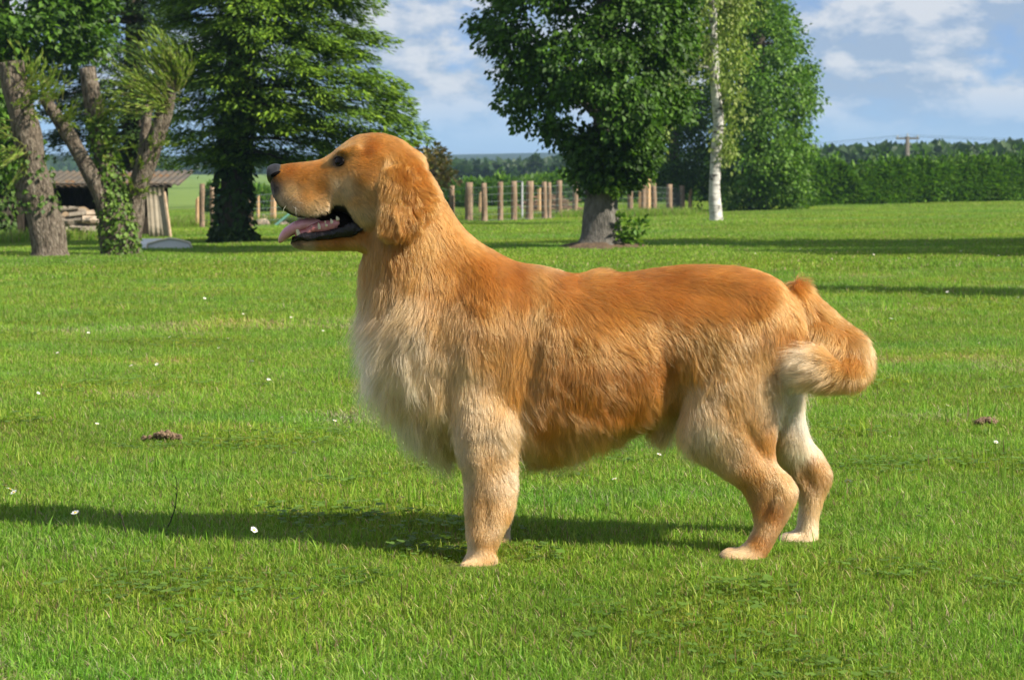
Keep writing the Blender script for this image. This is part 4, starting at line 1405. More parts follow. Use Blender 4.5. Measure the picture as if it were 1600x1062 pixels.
# ---- conifers
def conifer(name, base, label, poly, top, depth, nb, cols, seed, r0, per=125, ivy=0, group=None, nlow=0, spray=.55, lobes=None):
    """Boughs in flat, drooping layers: each is a fan of short needle twigs that points away from the trunk."""
    g = root_at(*base)
    Y = g.y
    t = empty(name, g, label, 'tree', group)
    r = np.random.default_rng(seed)
    pts = [P(base[0] + (top[0] - base[0]) * k, base[1] + 3 + (top[1] - base[1]) * k, Y) for k in (0, .03, .3, .6, 1)]
    ra = [r0 * 1.35, r0 * 1.05, r0 * .9, r0 * .6, r0 * .15]
    trunk_mesh(t, pts, ra, BARK_DARK, seed=seed)
    C, d = crown_points(poly, Y, nb, depth, r, edge_pow=.6)
    # layers: pull the boughs together on sloping tiers
    tier = .34
    q = np.array([noise.noise((p[0] * .5, p[1] * .5, seed)) for p in C])
    lay = np.round((C[:, 2] + q * .5) / tier) * tier - q * .5
    C[:, 2] = C[:, 2] * .58 + lay * .42
    # trunk axis
    A = np.array([tuple(p) for p in pts])
    ax_x = np.interp(C[:, 2], A[:, 2], A[:, 0]); ax_y = np.interp(C[:, 2], A[:, 2], A[:, 1])
    out = np.stack([C[:, 0] - ax_x, C[:, 1] - ax_y, np.zeros(len(C))], -1)
    out = norm(out + r.normal(0, .25, out.shape) * np.array([1, 1, 0]))
    out[:, 2] = -.22 + r.normal(0, .12, len(C))
    out = norm(out)
    n = len(C) * per
    ci = np.repeat(np.arange(len(C)), per)
    side = norm(np.cross(out, np.array([0, 0, 1.0])))
    u = r.uniform(-.7, .5, n); v = r.normal(0, .36, n) * (1 - .45 * (u + .7))
    sz = spray * r.uniform(.55, 1.25, len(C))[ci]
    c = C[ci] + out[ci] * (u * sz)[:, None] + side[ci] * (v * sz)[:, None]
    c[:, 2] += r.normal(0, .035, n) - .10 * sz * np.abs(v) - .07 * sz * np.clip(u, 0, 1)
    ax = out[ci] + side[ci] * (np.sign(v) * r.uniform(.3, 1.0, n))[:, None] + r.normal(0, .22, (n, 3)) + np.array([0, 0, -.15])
    nr = np.array([0, 0, 1.0]) + r.normal(0, .35, (n, 3))
    ln = r.uniform(.06, .13, n)
    col = palette(n, cols, r, .15) * r.normal(1, .13, len(C)).clip(.7, 1.4)[ci][:, None]
    tip = np.clip(u + .1, 0, .6)[:, None]
    col = col * (1 + tip * np.array([.9, .65, .1]))            # colour grows brighter and yellower towards the bough ends
    V, T, K = leaf_cloud(c, ax, nr, ln, ln * r.uniform(.20, .36, n), col, .1)
    link('crown', np_mesh('crown', V, T, col=K), NEEDLE, t)
    mb = MB()
    for i in r.choice(len(C), min(90, len(C)), replace=False):
        e = Vector(C[i])
        s = Vector((ax_x[i], ax_y[i], e.z + .10))
        mb.tube([s, s.lerp(e, .55) + Vector((0, 0, .05)), e], [.028, .018, .006], 5)
    tag(mb.build('bough', BARK_DARK, t), kind='stuff')
    if ivy:
        ivy_on(t, pts[:3], [q * 1.0 for q in ra[:3]], ivy, .10, IVYD, seed + 1, spread=1.30)
    return t


conifer('fir_tree', (363, 381), 'broad fir with layered bright green boughs and ivy-covered trunk, behind the muzzle',
        [(262, 30), (262, -150), (330, -380), (420, -480), (500, -330), (560, -120), (588, -10), (575, 18), (560, 36), (592, 52), (582, 74), (570, 92), (588, 112), (618, 122), (608, 140), (640, 172), (646, 208), (622, 238), (588, 246), (548, 240), (520, 252), (486, 246), (455, 262), (425, 262), (395, 250), (345, 250), (318, 262), (292, 256), (268, 232), (270, 120)],
        (390, -420), 1.75, 1150, FIRG, 61, .19, ivy=2600)
conifer('fir_tree', (212, 366), 'dark fir whose boughs hang behind the cut willows and the shed',
        [(60, 60), (70, -120), (150, -330), (250, -300), (285, -80), (290, 60), (280, 170), (272, 238), (245, 262), (225, 245), (205, 232), (196, 262), (170, 240), (152, 215), (120, 238), (95, 250), (72, 222), (66, 140)],
        (205, -300), 2.2, 560, [(.028, .060, .016), (.036, .076, .018), (.046, .094, .018)], 62, .20, ivy=900)
simple_tree('chestnut_tree', (2, 376), 'broad-leaved dark tree at the left border with an ivy-covered trunk',
            [(-160, 100), (-140, -120), (-40, -280), (80, -240), (150, -100), (165, 10), (150, 80), (120, 100), (90, 85), (60, 120), (40, 200), (38, 262), (10, 290), (-60, 280), (-130, 240)],
            1.7, 620, 60, .32, .11, DARKG + MIDG[:2], 63, (10, -180), .16, ivy=1100, droop=.4)


# ---- pollard willows
def whips(parent, name, origins, n, lmin, lmax, dirs, seed, leaf=.075, dens=26, curve=(-.3, 0, 0)):
    """Young shoots with narrow leaves."""
    r = np.random.default_rng(seed)
    Vs, Ts, Ks, o = [], [], [], 0
    mb = MB()
    for i in range(n):
        k = r.integers(0, len(origins))
        a, rad = origins[k]
        s = np.array(a) + r.normal(0, rad, 3)
        d = np.array(dirs[k]) + r.normal(0, .26, 3)
        d /= np.linalg.norm(d)
        L_ = r.uniform(lmin, lmax)
        cv = np.array(curve) * r.uniform(.3, 1.3)
        tt = np.linspace(0, 1, 5)
        path = [s + d * L_ * q + cv * L_ * q * q for q in tt]
        mb.tube([Vector(p) for p in path], [.006, .005, .004, .003, .001], 3, cap=False)
        m = int(dens * L_ / .6) + 4
        q = r.uniform(.1, 1, m)[:, None]
        c = s + d * L_ * q + cv * L_ * q * q
        tng = norm(d + 2 * cv * q)
        ax = tng * 1.0 + norm(r.normal(0, 1, (m, 3))) * .42
        nr = r.normal(0, 1, (m, 3)) + np.array([.2, -.2, .6])
        ln = leaf * r.uniform(.6, 1.3, m)
        V, T, K = leaf_cloud(c, ax, nr, ln, ln * .19, palette(m, WILLOW, r))
        Vs.append(V); Ts.append(T + o); Ks.append(K); o += len(V)
    me = np_mesh(name, np.concatenate(Vs), np.concatenate(Ts), col=np.concatenate(Ks))
    ob = link(name, me, LEAF, parent)
    mb.build('shoot', mat_plain('willow_shoot', (.20, .20, .06), .6), ob)
    return ob


def build_willows():
    g = root_at(76, 403)
    Y = g.y
    t = empty('pollard_willow', g, 'leaning single-stemmed willow cut flat at the top, nearest the left border', 'tree')
    pts = [P(76, 408, Y), P(76, 392, Y), P(70, 345, Y), P(56, 300, Y), P(50, 250, Y), P(38, 195, Y), P(24, 140, Y), P(17, 97, Y)]
    trunk_mesh(t, pts, [.27, .205, .185, .20, .150, .150, .140, .140], BARK, seed=71, wob=.10)
    c = P(17, 96.6, Y)
    q = MB(); q.add([c + Vector((.125 * math.cos(i * .3927), .125 * math.sin(i * .3927), .012)) for i in range(16)], [tuple(range(16))])
    q.build('cut_face', CUT_WOOD, t)
    og = [(P(36, 130, Y - .1), .05), (P(48, 150, Y - .1), .06), (P(28, 170, Y - .15), .07), (P(12, 200, Y - .1), .06), (P(40, 235, Y - .12), .05), (P(60, 130, Y), .08)]
    whips(t, 'foliage', og, 95, .18, .5, [(.5, -.2, .8), (.9, -.3, .5), (.6, -.3, .1), (-.8, -.3, .1), (-.4, -.4, -.3), (1, 0, .6)], 72)
    ivy_on(t, [P(64, 330, Y), P(56, 285, Y), P(44, 235, Y)], [.19, .17, .15], 230, .06, IVY, 73)
    # the forked one
    g = root_at(186, 401)
    Y = g.y
    t = empty('pollard_willow', g, 'three-forked willow with ivy on its middle stem, in front of the log pile', 'tree')
    base = [P(186, 407, Y), P(185, 392, Y), P(182, 350, Y), P(180, 318, Y)]
    trunk_mesh(t, base, [.25, .205, .185, .165], BARK, seed=74, wob=.10)
    mid = [P(182, 345, Y), P(172, 290, Y), P(160, 230, Y), P(148, 170, Y), P(136, 106, Y)]
    trunk_mesh(t, mid, [.13, .118, .108, .102, .092], BARK, name='stem', seed=75, wob=.08)
    lf = [P(174, 360, Y - .06), P(158, 305, Y - .12), P(132, 255, Y - .14), P(104, 205, Y - .16), P(68, 152, Y - .18)]
    trunk_mesh(t, lf, [.11, .098, .086, .080, .062], BARK, name='stem', seed=76, wob=.08)
    rt = [P(196, 395, Y + .10), P(206, 350, Y + .10), P(212, 305, Y + .10), P(232, 245, Y + .06), P(255, 180, Y), P(270, 118, Y)]
    trunk_mesh(t, rt, [.16, .135, .118, .110, .095, .055], BARK, name='stem', seed=77, wob=.09)
    trunk_mesh(t, [P(214, 290, Y + .1), P(222, 250, Y + .22), P(228, 200, Y + .3), P(232, 165, Y + .34)], [.08, .062, .055, .045], BARK, name='stem', seed=78)
    for (c, rr) in ((P(136, 105.4, Y), .084), (P(68, 151.5, Y - .18), .055)):
        q = MB(); q.add([c + Vector((rr * math.cos(i * .3927), rr * math.sin(i * .3927), .012)) for i in range(16)], [tuple(range(16))])
        q.build('cut_face', CUT_WOOD, t)
    og = [(P(268, 132, Y - .05), .05), (P(270, 112, Y - .05), .05), (P(258, 150, Y - .08), .06), (P(262, 165, Y - .1), .05), (P(272, 140, Y), .04)]
    whips(t, 'foliage', og, 130, .28, .56, [(-.35, -.1, .9), (-.15, -.2, 1), (-.8, -.2, .6), (-.3, -.5, .2), (.35, -.2, .8)], 79, curve=(-.45, 0, .06))
    og = [(P(150, 180, Y - .1), .05), (P(157, 200, Y - .12), .07), (P(165, 230, Y - .12), .06), (P(75, 160, Y - .18), .06), (P(95, 195, Y - .2), .06)]
    whips(t, 'foliage', og, 75, .16, .38, [(.5, -.4, .5), (.6, -.4, .4), (.5, -.5, .1), (.3, -.2, .8), (.6, -.3, .5)], 80, curve=(.1, 0, -.1))
    og = [(P(222, 262, Y), .06), (P(238, 230, Y), .05), (P(212, 300, Y), .05)]
    whips(t, 'foliage', og, 40, .12, .3, [(.5, -.5, .5), (.6, -.4, .4), (.4, -.5, .4)], 81)
    ivy_on(t, [P(190, 395, Y - .05), P(182, 340, Y - .05), P(174, 290, Y - .03), P(162, 230, Y), P(152, 180, Y)], [.17, .16, .13, .12, .11], 1900, .055, [(.12, .21, .03), (.16, .26, .035), (.08, .15, .02)], 82, spread=1.35)


build_willows()


# ---- hedge and shrubs
def hedge_body(name, label, cat, a, b, h, wdt, n, leaf, cols, seed, top_var=.12, kind=None, group=None):
    """Clipped or wild hedge between two ground points: leafy sprays over a thick body with a ragged top."""
    r = np.random.default_rng(seed)
    a = np.array(tuple(a)); b = np.array(tuple(b))
    L_ = np.linalg.norm((b - a)[:2])
    d = (b - a) / L_
    p = np.array([-d[1], d[0], 0])
    t = np.where(r.uniform(0, 1, n) < .05, r.uniform(-.012, .0, n), r.uniform(0, 1, n))
    hx = h * (1 + top_var * np.array([noise.noise((q * L_ * .55, seed, 0)) + .6 * noise.noise((q * L_ * 1.9, seed, 4)) for q in t]))
    f = r.uniform(0, 1, n)
    side = r.uniform(-1, 1, n)
    bulge = 1 + .38 * np.array([noise.noise((q * L_ * .75, v * 1.2, seed)) for q, v in zip(t, f)])
    onside = r.uniform(0, 1, n) < .72
    z = np.where(onside, f, 1 - .12 * r.uniform(0, 1, n)) * hx
    z = z + np.where(z > .82 * hx, r.exponential(.07 * h, n), 0)
    w = np.where(onside, np.sign(side) * (1 - .22 * r.uniform(0, 1, n) ** 2), side) * wdt / 2 * bulge * (1 - .28 * (z / hx) ** 3)
    c = a + (b - a) * t[:, None] + p * w[:, None]
    c[:, 2] = ground_z(c[:, 0], c[:, 1]) + z
    out = p * np.sign(w)[:, None] * np.where(onside, 1, .2)[:, None] + np.array([0, 0, 1]) * np.where(onside, .35, 1)[:, None]
    ax = out + r.normal(0, .55, (n, 3))
    endf = t < 0
    c = c - np.where(endf[:, None], p * (w * r.uniform(0, 1, n))[:, None], 0)
    nr = np.array([0, 0, .8]) + out * .6 + r.normal(0, .5, (n, 3))
    ln = leaf * r.uniform(.6, 1.4, n)
    V, T, K = leaf_cloud(c, ax, nr, ln, ln * r.uniform(.4, .7, n), palette(n, cols, r) * (1 + .15 * np.array([noise.noise((q * L_ * 1.3, v * 3, seed + 2)) for q, v in zip(t, f)]))[:, None])
    o = link(name, np_mesh(name, V, T, col=K), LEAF)
    tag(o, label, cat, group, kind)
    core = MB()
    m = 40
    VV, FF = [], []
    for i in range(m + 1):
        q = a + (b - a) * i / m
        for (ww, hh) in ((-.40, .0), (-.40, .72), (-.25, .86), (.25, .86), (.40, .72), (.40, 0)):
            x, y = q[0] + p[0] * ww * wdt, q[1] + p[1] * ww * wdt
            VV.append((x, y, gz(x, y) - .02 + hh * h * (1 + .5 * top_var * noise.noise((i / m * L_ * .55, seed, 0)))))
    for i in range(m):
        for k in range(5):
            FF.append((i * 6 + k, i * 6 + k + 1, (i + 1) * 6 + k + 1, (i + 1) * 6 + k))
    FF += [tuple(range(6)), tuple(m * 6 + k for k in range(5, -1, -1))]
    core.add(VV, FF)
    core.build('branches', CORE, o)  # closed dark hull filling the inside of the leaves, not separate branches
    return o


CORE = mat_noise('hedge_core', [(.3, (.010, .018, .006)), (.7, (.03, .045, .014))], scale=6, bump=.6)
a = on_ground(1228, 323.5); b = on_ground(1660, 313)
hedge_body('hedge', 'long dense dark green hedge along the right end of the lawn', 'hedge', a, b, 1.08, 1.6, 60000, .17, [(.066, .160, .014), (.092, .200, .016), (.125, .235, .02), (.045, .105, .012)], 91, top_var=.55)
# wild bushes beyond the fence
for i, (x0, y0, x1, y1, Y, h, cols, lab) in enumerate((
        (330, 330, 640, 330, 78, .55, MIDG, 'low tangle of bright green bushes beyond the fence, below the fir'),
        (640, 330, 800, 325, 82, .50, [(.06, .14, .018), (.08, .17, .02)], 'rounded bright green bushes beyond the fence posts, right of the head of the dog'),
        (780, 330, 1120, 322, 92, .75, MIDG, 'green scrub beyond the fence behind the trunk of the lime'))):
    pa, pb = P(x0, y0, Y), P(x1, y1, Y * 1.03)
    pa.z = gz(pa.x, pa.y); pb.z = gz(pb.x, pb.y)
    hedge_body('bush', lab, 'bushes', pa, pb, h * 1.25, 2.2, 6500, .26, cols, 92 + i, top_var=.45)


# ---- far woods, fields and single trees
def far_wood(name, label, x0, x1, ytop0, ytop1, Y, seed, cols, n=5200, leaf=1.1, deep=14):
    r = np.random.default_rng(seed)
    px = r.uniform(x0, x1, n)
    yy = Y + r.uniform(0, deep, n)
    f = (px - x0) / (x1 - x0)
    nz_ = np.array([noise.noise((q / 26.0, seed, 0)) + .6 * noise.noise((q / 9.0, seed, 3)) for q in px])
    top = ytop0 + (ytop1 - ytop0) * f + nz_ * 3.2
    c = np.zeros((n, 3))
    for i in range(n):
        pt = P(px[i], top[i], yy[i])
        g_ = gz(pt.x, pt.y)
        hh = max(pt.z - g_, .5)
        c[i] = (pt.x, pt.y, g_ + hh * (1 - r.uniform(0, 1) ** 1.6))
    ax = r.normal(0, 1, (n, 3)) + np.array([0, -.4, .2])
    nr = np.array([.2, -.4, .8]) + r.normal(0, .5, (n, 3))
    ln = leaf * r.uniform(.5, 1.4, n)
    V, T, K = leaf_cloud(c, ax, nr, ln, ln * .9, palette(n, cols, r, .2))
    o = link(name, np_mesh(name, V, T, col=K), LEAF)
    tag(o, label, 'woodland', kind='stuff')


FARG = [(.025, .055, .016), (.032, .070, .018), (.045, .085, .022)]
far_wood('forest', 'far wooded ridge beyond the fields on the left', -200, 760, 259, 261, 520, 101, FARG, 9000, 2.4, 60)
far_wood('forest', 'dark wood on the rise behind the fence, left of the lime', 640, 1010, 270, 259, 240, 102, FARG, 5200, 1.3, 30)
far_wood('forest', 'wood on the skyline above the hedge', 1120, 1800, 246, 231, 175, 103, [(.030, .065, .018), (.042, .085, .020), (.055, .10, .028)], 9000, .95, 24)
for i, (x, yt, w, Y) in enumerate(((838, 243, 11, 230), (872, 252, 13, 232), (890, 250, 9, 236))):
    g = P(x, 275, Y); g.z = gz(g.x, g.y)
    t = empty('far_tree', g, ('lone bluish conifer standing above the far wood, farther from the lime', 'round far tree above the wood, close to the hanging lime leaves', 'narrow far tree above the wood, half behind the lime leaves')[i], 'tree')
    mb = MB().tube([g, P(x, yt + 4, Y)], [.25, .05], 6)
    mb.build('trunk', BARK_DARK, t)
    poly = [(x, yt - 1), (x + w * .5, yt + 7), (x + w * .8, yt + 14), (x + w, yt + 26), (x - w, yt + 26), (x - w * .9, yt + 14), (x - w * .45, yt + 6)]
    broad_crown('crown', t, poly, Y, .8, 60, 18, .30, .35, FARG, 110 + i)


# ---- trees to the right of the picture, whose shade lies on the lawn
def shade_tree(name, X, Yp, h, w, label, seed, r0=.16, zb=1.2, dens=1.0):
    g = Vector((X, Yp, gz(X, Yp)))
    t = empty(name, g, label, 'tree')
    r = np.random.default_rng(seed)
    trunk_mesh(t, [g + Vector((0, 0, -.05)), g + Vector((.02, 0, h * .3)), g + Vector((0, .03, h * .6)), g + Vector((0, 0, h * .95))], [r0 * 1.3, r0, r0 * .7, r0 * .15], BARK_DARK, seed=seed)
    m = int(170 * dens)
    a = norm(r.normal(0, 1, (m, 3))) * (r.uniform(0, 1, m) ** .4)[:, None]
    C = a * np.array([w / 2, w / 2, (h - zb) / 2]) + np.array([g.x, g.y, g.z + (h + zb) / 2])
    per = 40
    ci = np.repeat(np.arange(m), per); n = m * per
    c = C[ci] + norm(r.normal(0, 1, (n, 3))) * (r.uniform(0, 1, n) ** .5)[:, None] * .42
    V, T, K = leaf_cloud(c, r.normal(0, 1, (n, 3)), np.array([0, 0, .7]) + r.normal(0, .5, (n, 3)), r.uniform(.12, .25, n), r.uniform(.1, .2, n), palette(n, MIDG, r))
    link('crown', np_mesh('crown', V, T, col=K), LEAF, t)


for i, (X, Yp, h, w, zb, lab) in enumerate(((9.0, 20.0, 5.2, 3.4, .8, 'rounded green tree beside the lawn, nearest of the three out to the right'), (8.6, 24.0, 7.2, 3.6, .9, 'taller green tree beside the lawn, out to the right'),
                                            (12.5, 22.0, 8.0, 3.6, 1.0, 'broad green tree set back from the lawn, out to the right'))):
    shade_tree('field_maple', X, Yp, h, w, lab, 120 + i, zb=zb)
shade_tree('cypress', 6.4, 12.9, 3.9, .75, 'slender columnar evergreen out to the right of the lawn', 130, .07, .25, .3)
# ------------------------------------------------------------------ fences
POST_M = mat_noise('post_wood', [(.3, (.13, .085, .055)), (.55, (.26, .185, .125)), (.75, (.36, .27, .19))], scale=7, bump=.7, stretch=(3, 3, .6), dist=.02)
PALE_M = mat_noise('split_wood', [(.3, (.40, .24, .12)), (.7, (.62, .42, .24))], scale=8, bump=.4, stretch=(3, 3, .5))
STEEL_M = mat_noise('galvanised', [(.3, (.25, .26, .26)), (.7, (.42, .43, .43))], scale=12, rough=.45, bump=.1)
GREEN_M = mat_plain('green_steel', (.02, .12, .09), .5)
WIRE_M = mat_plain('wire', (.16, .20, .19), .5, .4)


def post_mesh(mb, base, top, r0, seed, sides=10):
    rs = random.Random(seed)
    mid = base.lerp(top, .5) + Vector((rs.uniform(-.012, .012), rs.uniform(-.01, .01), 0))
    mb.tube([base + Vector((0, 0, -.06)), base.lerp(top, .2), mid, base.lerp(top, .8), top], [r0 * 1.05, r0 * rs.uniform(.95, 1.05), r0 * rs.uniform(.94, 1.06), r0 * rs.uniform(.92, 1.0), r0 * .93], sides, wob=.07, seed=seed)


def build_fence():
    posts = [(316, 287, 358, 4.2, 0), (333, 290, 358, 4.2, -2), (391, 299, 357, 4.5, -1), (470, 292, 353, 4.5, 0), (545, 290, 351, 4.5, 0), (612, 288, 349, 4.5, 1), (662, 288, 348, 4.5, 0), (706, 290, 347, 4.2, 0), (733, 285, 346.5, 6.2, 0), (757, 286, 348, 4.6, -1), (782, 284, 347, 4.4, -.5), (803, 283, 346, 4.8, 0),
             (827, 283, 345, 6.0, 1), (851, 284, 344, 4.4, -1), (858, 285, 343, 3.4, 0), (874, 282, 342, 5.0, 0), (898, 283, 340, 4.4, 1), (927, 284, 339, 4.6, 0), (985, 284, 337, 4.4, 0), (1005, 283, 336.5, 4.0, 0), (1022, 286, 335.5, 4.6, -1), (1046, 288, 334, 5.0, 0), (1066, 290, 333, 4.2, 0)]
    tops, bases = [], []
    g0 = on_ground(733, 346.5)
    t = empty('wire_fence', g0, 'wire fence on round barked wooden posts across the far side of the lawn', 'fence')
    for i, (x, yt, yb, hw, lean) in enumerate(posts):
        g = on_ground(x, yb)
        top = P(x + lean, yt, g.y)
        mb = MB()
        post_mesh(mb, g, top, hw * g.y / F, 200 + i)
        mb.build('post', POST_M, t, True)
        tops.append(top); bases.append(g)
    mb = MB()
    for a0, a1, b0, b1 in zip(bases[:-1], bases[1:], tops[:-1], tops[1:]):
        if (a1 - a0).length > 9:
            continue
        for f in (.06, .2, .36, .52, .70, .88):
            mb.tube([a0.lerp(b0, f) + Vector((0, -.07, 0)), a1.lerp(b1, f) + Vector((0, -.07, 0))], [.004, .004], 4, cap=False)
        m = max(int((a1 - a0).length / .16), 2)
        for k in range(1, m):
            q = k / m
            p0, p1 = a0.lerp(a1, q), b0.lerp(b1, q)
            mb.tube([p0.lerp(p1, .06) + Vector((0, -.07, 0)), p0.lerp(p1, .88) + Vector((0, -.07, 0))], [.0025, .0025], 3, cap=False)
    tag(mb.build('wire_mesh', WIRE_M, t), kind='stuff')
    # pale split stakes set among and behind the posts
    for i, (x, yt, yb, hw, lab) in enumerate(((308, 309, 356, 3, 'short freshly split pale stake left of the ivy-covered trunk'), (403, 307, 352, 2.6, 'thin pale split stake right of the ivy-covered trunk'), (427, 303, 352, 4.6, 'thick pale split stake below the nose of the dog'),
                                              (750, 300, 338, 2.4, 'thin reddish split stake between two fence posts'), (842, 295, 338, 3.2, 'short pale stake on the brush heap'), (1000, 291, 330, 2.8, 'short pale split stake close right of the lime trunk'), (1012, 272, 336, 4.4, 'tallest pale split stake, right of the lime trunk'), (1078, 296, 332, 3.2, 'pale split stake left of the birch trunk'))):
        g = on_ground(x, yb)
        top = P(x + .6, yt, g.y)
        h = (top - g).length
        w = hw * g.y / F
        mb = MB()
        rs = random.Random(300 + i)
        V = []
        for k, (f, s) in enumerate(((-.04, 1.0), (.35, 1.04), (.7, .95), (1.0, .82))):
            c = g.lerp(top, f)
            for (ax_, ay_) in ((-1, -.55), (.15, -.9), (1, -.3), (.8, .7), (-.7, .8)):
                V.append(c + Vector((ax_ * w * s * rs.uniform(.93, 1.07), ay_ * w * s, rs.uniform(-.01, .01) if f < 1 else .03 * ax_)))
        Fc = [(r_ * 5 + k, r_ * 5 + (k + 1) % 5, (r_ + 1) * 5 + (k + 1) % 5, (r_ + 1) * 5 + k) for r_ in range(3) for k in range(5)] + [(15, 16, 17, 18, 19), (4, 3, 2, 1, 0)]
        mb.add(V, Fc)
        o = mb.build('split_stake', PALE_M)
        tag(o, lab, 'stake')
    # galvanised gate frame among the posts
    g = on_ground(818, 344)
    q = MB()
    a0, a1 = P(816, 344, g.y + .6), P(816, 284, g.y + .6)
    b1 = P(804, 284, g.y + .6)
    q.tube([a0, a1], [.022, .022], 8); q.tube([a1, b1], [.018, .018], 8)
    o = q.build('steel_post', STEEL_M, None, True)
    tag(o, 'slim grey steel post with a short top rail between wooden fence posts', 'post')
    # green steel corner post with its brace
    g = on_ground(386, 357)
    t = empty('corner_post', g, 'green steel corner post with a slanting brace near the ivy-covered trunk', 'post')
    q = MB(); q.tube([P(386, 359, g.y), P(386, 302, g.y)], [.025, .025], 8); q.build('post', GREEN_M, t, True)
    q = MB(); q.tube([P(430, 352, g.y + .1), P(474, 316, g.y + .1)], [.024, .024], 8); q.build('brace', GREEN_M, t, True)
    g = on_ground(342, 357)
    q = MB(); q.tube([P(342, 359, g.y), P(342, 300, g.y)], [.022, .022], 8)
    tag(q.build('steel_post', GREEN_M, None, True), 'slim green steel fence post just left of the ivy-covered trunk', 'post')


build_fence()
ROCK_M = mat_noise('sandstone', [(.3, (.30, .22, .14)), (.7, (.52, .42, .30))], scale=6, bump=.5)


def rock(px, py, w, h, lab, seed):
    g = on_ground(px, py)
    rx, rz = w * g.y / F / 2, h * g.y / F
    bmx = bmesh.new()
    bmesh.ops.create_icosphere(bmx, subdivisions=3, radius=1)
    for v in bmx.verts:
        n = 1 + .22 * noise.noise(v.co * 1.3 + Vector((seed, 0, 0))) + .10 * noise.noise(v.co * 3 + Vector((0, seed, 0)))
        v.co = Vector((v.co.x * rx * n, v.co.y * rx * .8 * n, (v.co.z * .62 + .30) * rz * n))
    me = bpy.data.meshes.new('rock'); bmx.to_mesh(me); bmx.free()
    me.polygons.foreach_set('use_smooth', np.ones(len(me.polygons), dtype=bool))
    o = link('rock', me, ROCK_M)
    o.location = g
    tag(o, lab, 'rock')


rock(410, 354, 26, 14, 'tan boulder at the foot of the pale stakes, below the nose of the dog', 3)
rock(414, 349, 17, 14, 'smaller tan stone resting behind the boulder by the pale stakes', 9)
rock(440, 354, 24, 9, 'flat pale stone beside the slanting green brace', 5)


def brush_heap():
    g = on_ground(862, 338)
    mb = MB()
    rs = random.Random(5)
    t = empty('brush_heap', g, 'low heap of cut reddish-brown branches behind the fence posts', 'brush heap')
    for i in range(130):
        x = g.x + rs.gauss(0, .42); y = g.y + 1.2 + rs.gauss(0, .3)
        z = gz(x, y) + max(.02, rs.uniform(0, .55) * math.exp(-((x - g.x) / .5) ** 2))
        a = rs.uniform(-.5, .5) + (math.pi if rs.random() < .5 else 0)
        l = rs.uniform(.15, .4)
        d = Vector((math.cos(a), math.sin(a) * .5, rs.uniform(-.3, .35))) * l
        c = Vector((x, y, z))
        rr = rs.uniform(.008, .028)
        mb.tube([c - d, c + d], [rr, rr * .7], 5)
    tag(mb.build('branches', mat_noise('dead_branch', [(.3, (.12, .07, .045)), (.7, (.33, .22, .14))], scale=5, bump=.3), t), kind='stuff')
    q = MB()
    q.tube([P(868, 336, g.y + .5), P(890, 330, g.y + .6)], [.06, .055], 8)
    tag(q.build('log', CUT_WOOD, None, True), 'pale barkless log lying in front of the brush heap', 'log')


brush_heap()


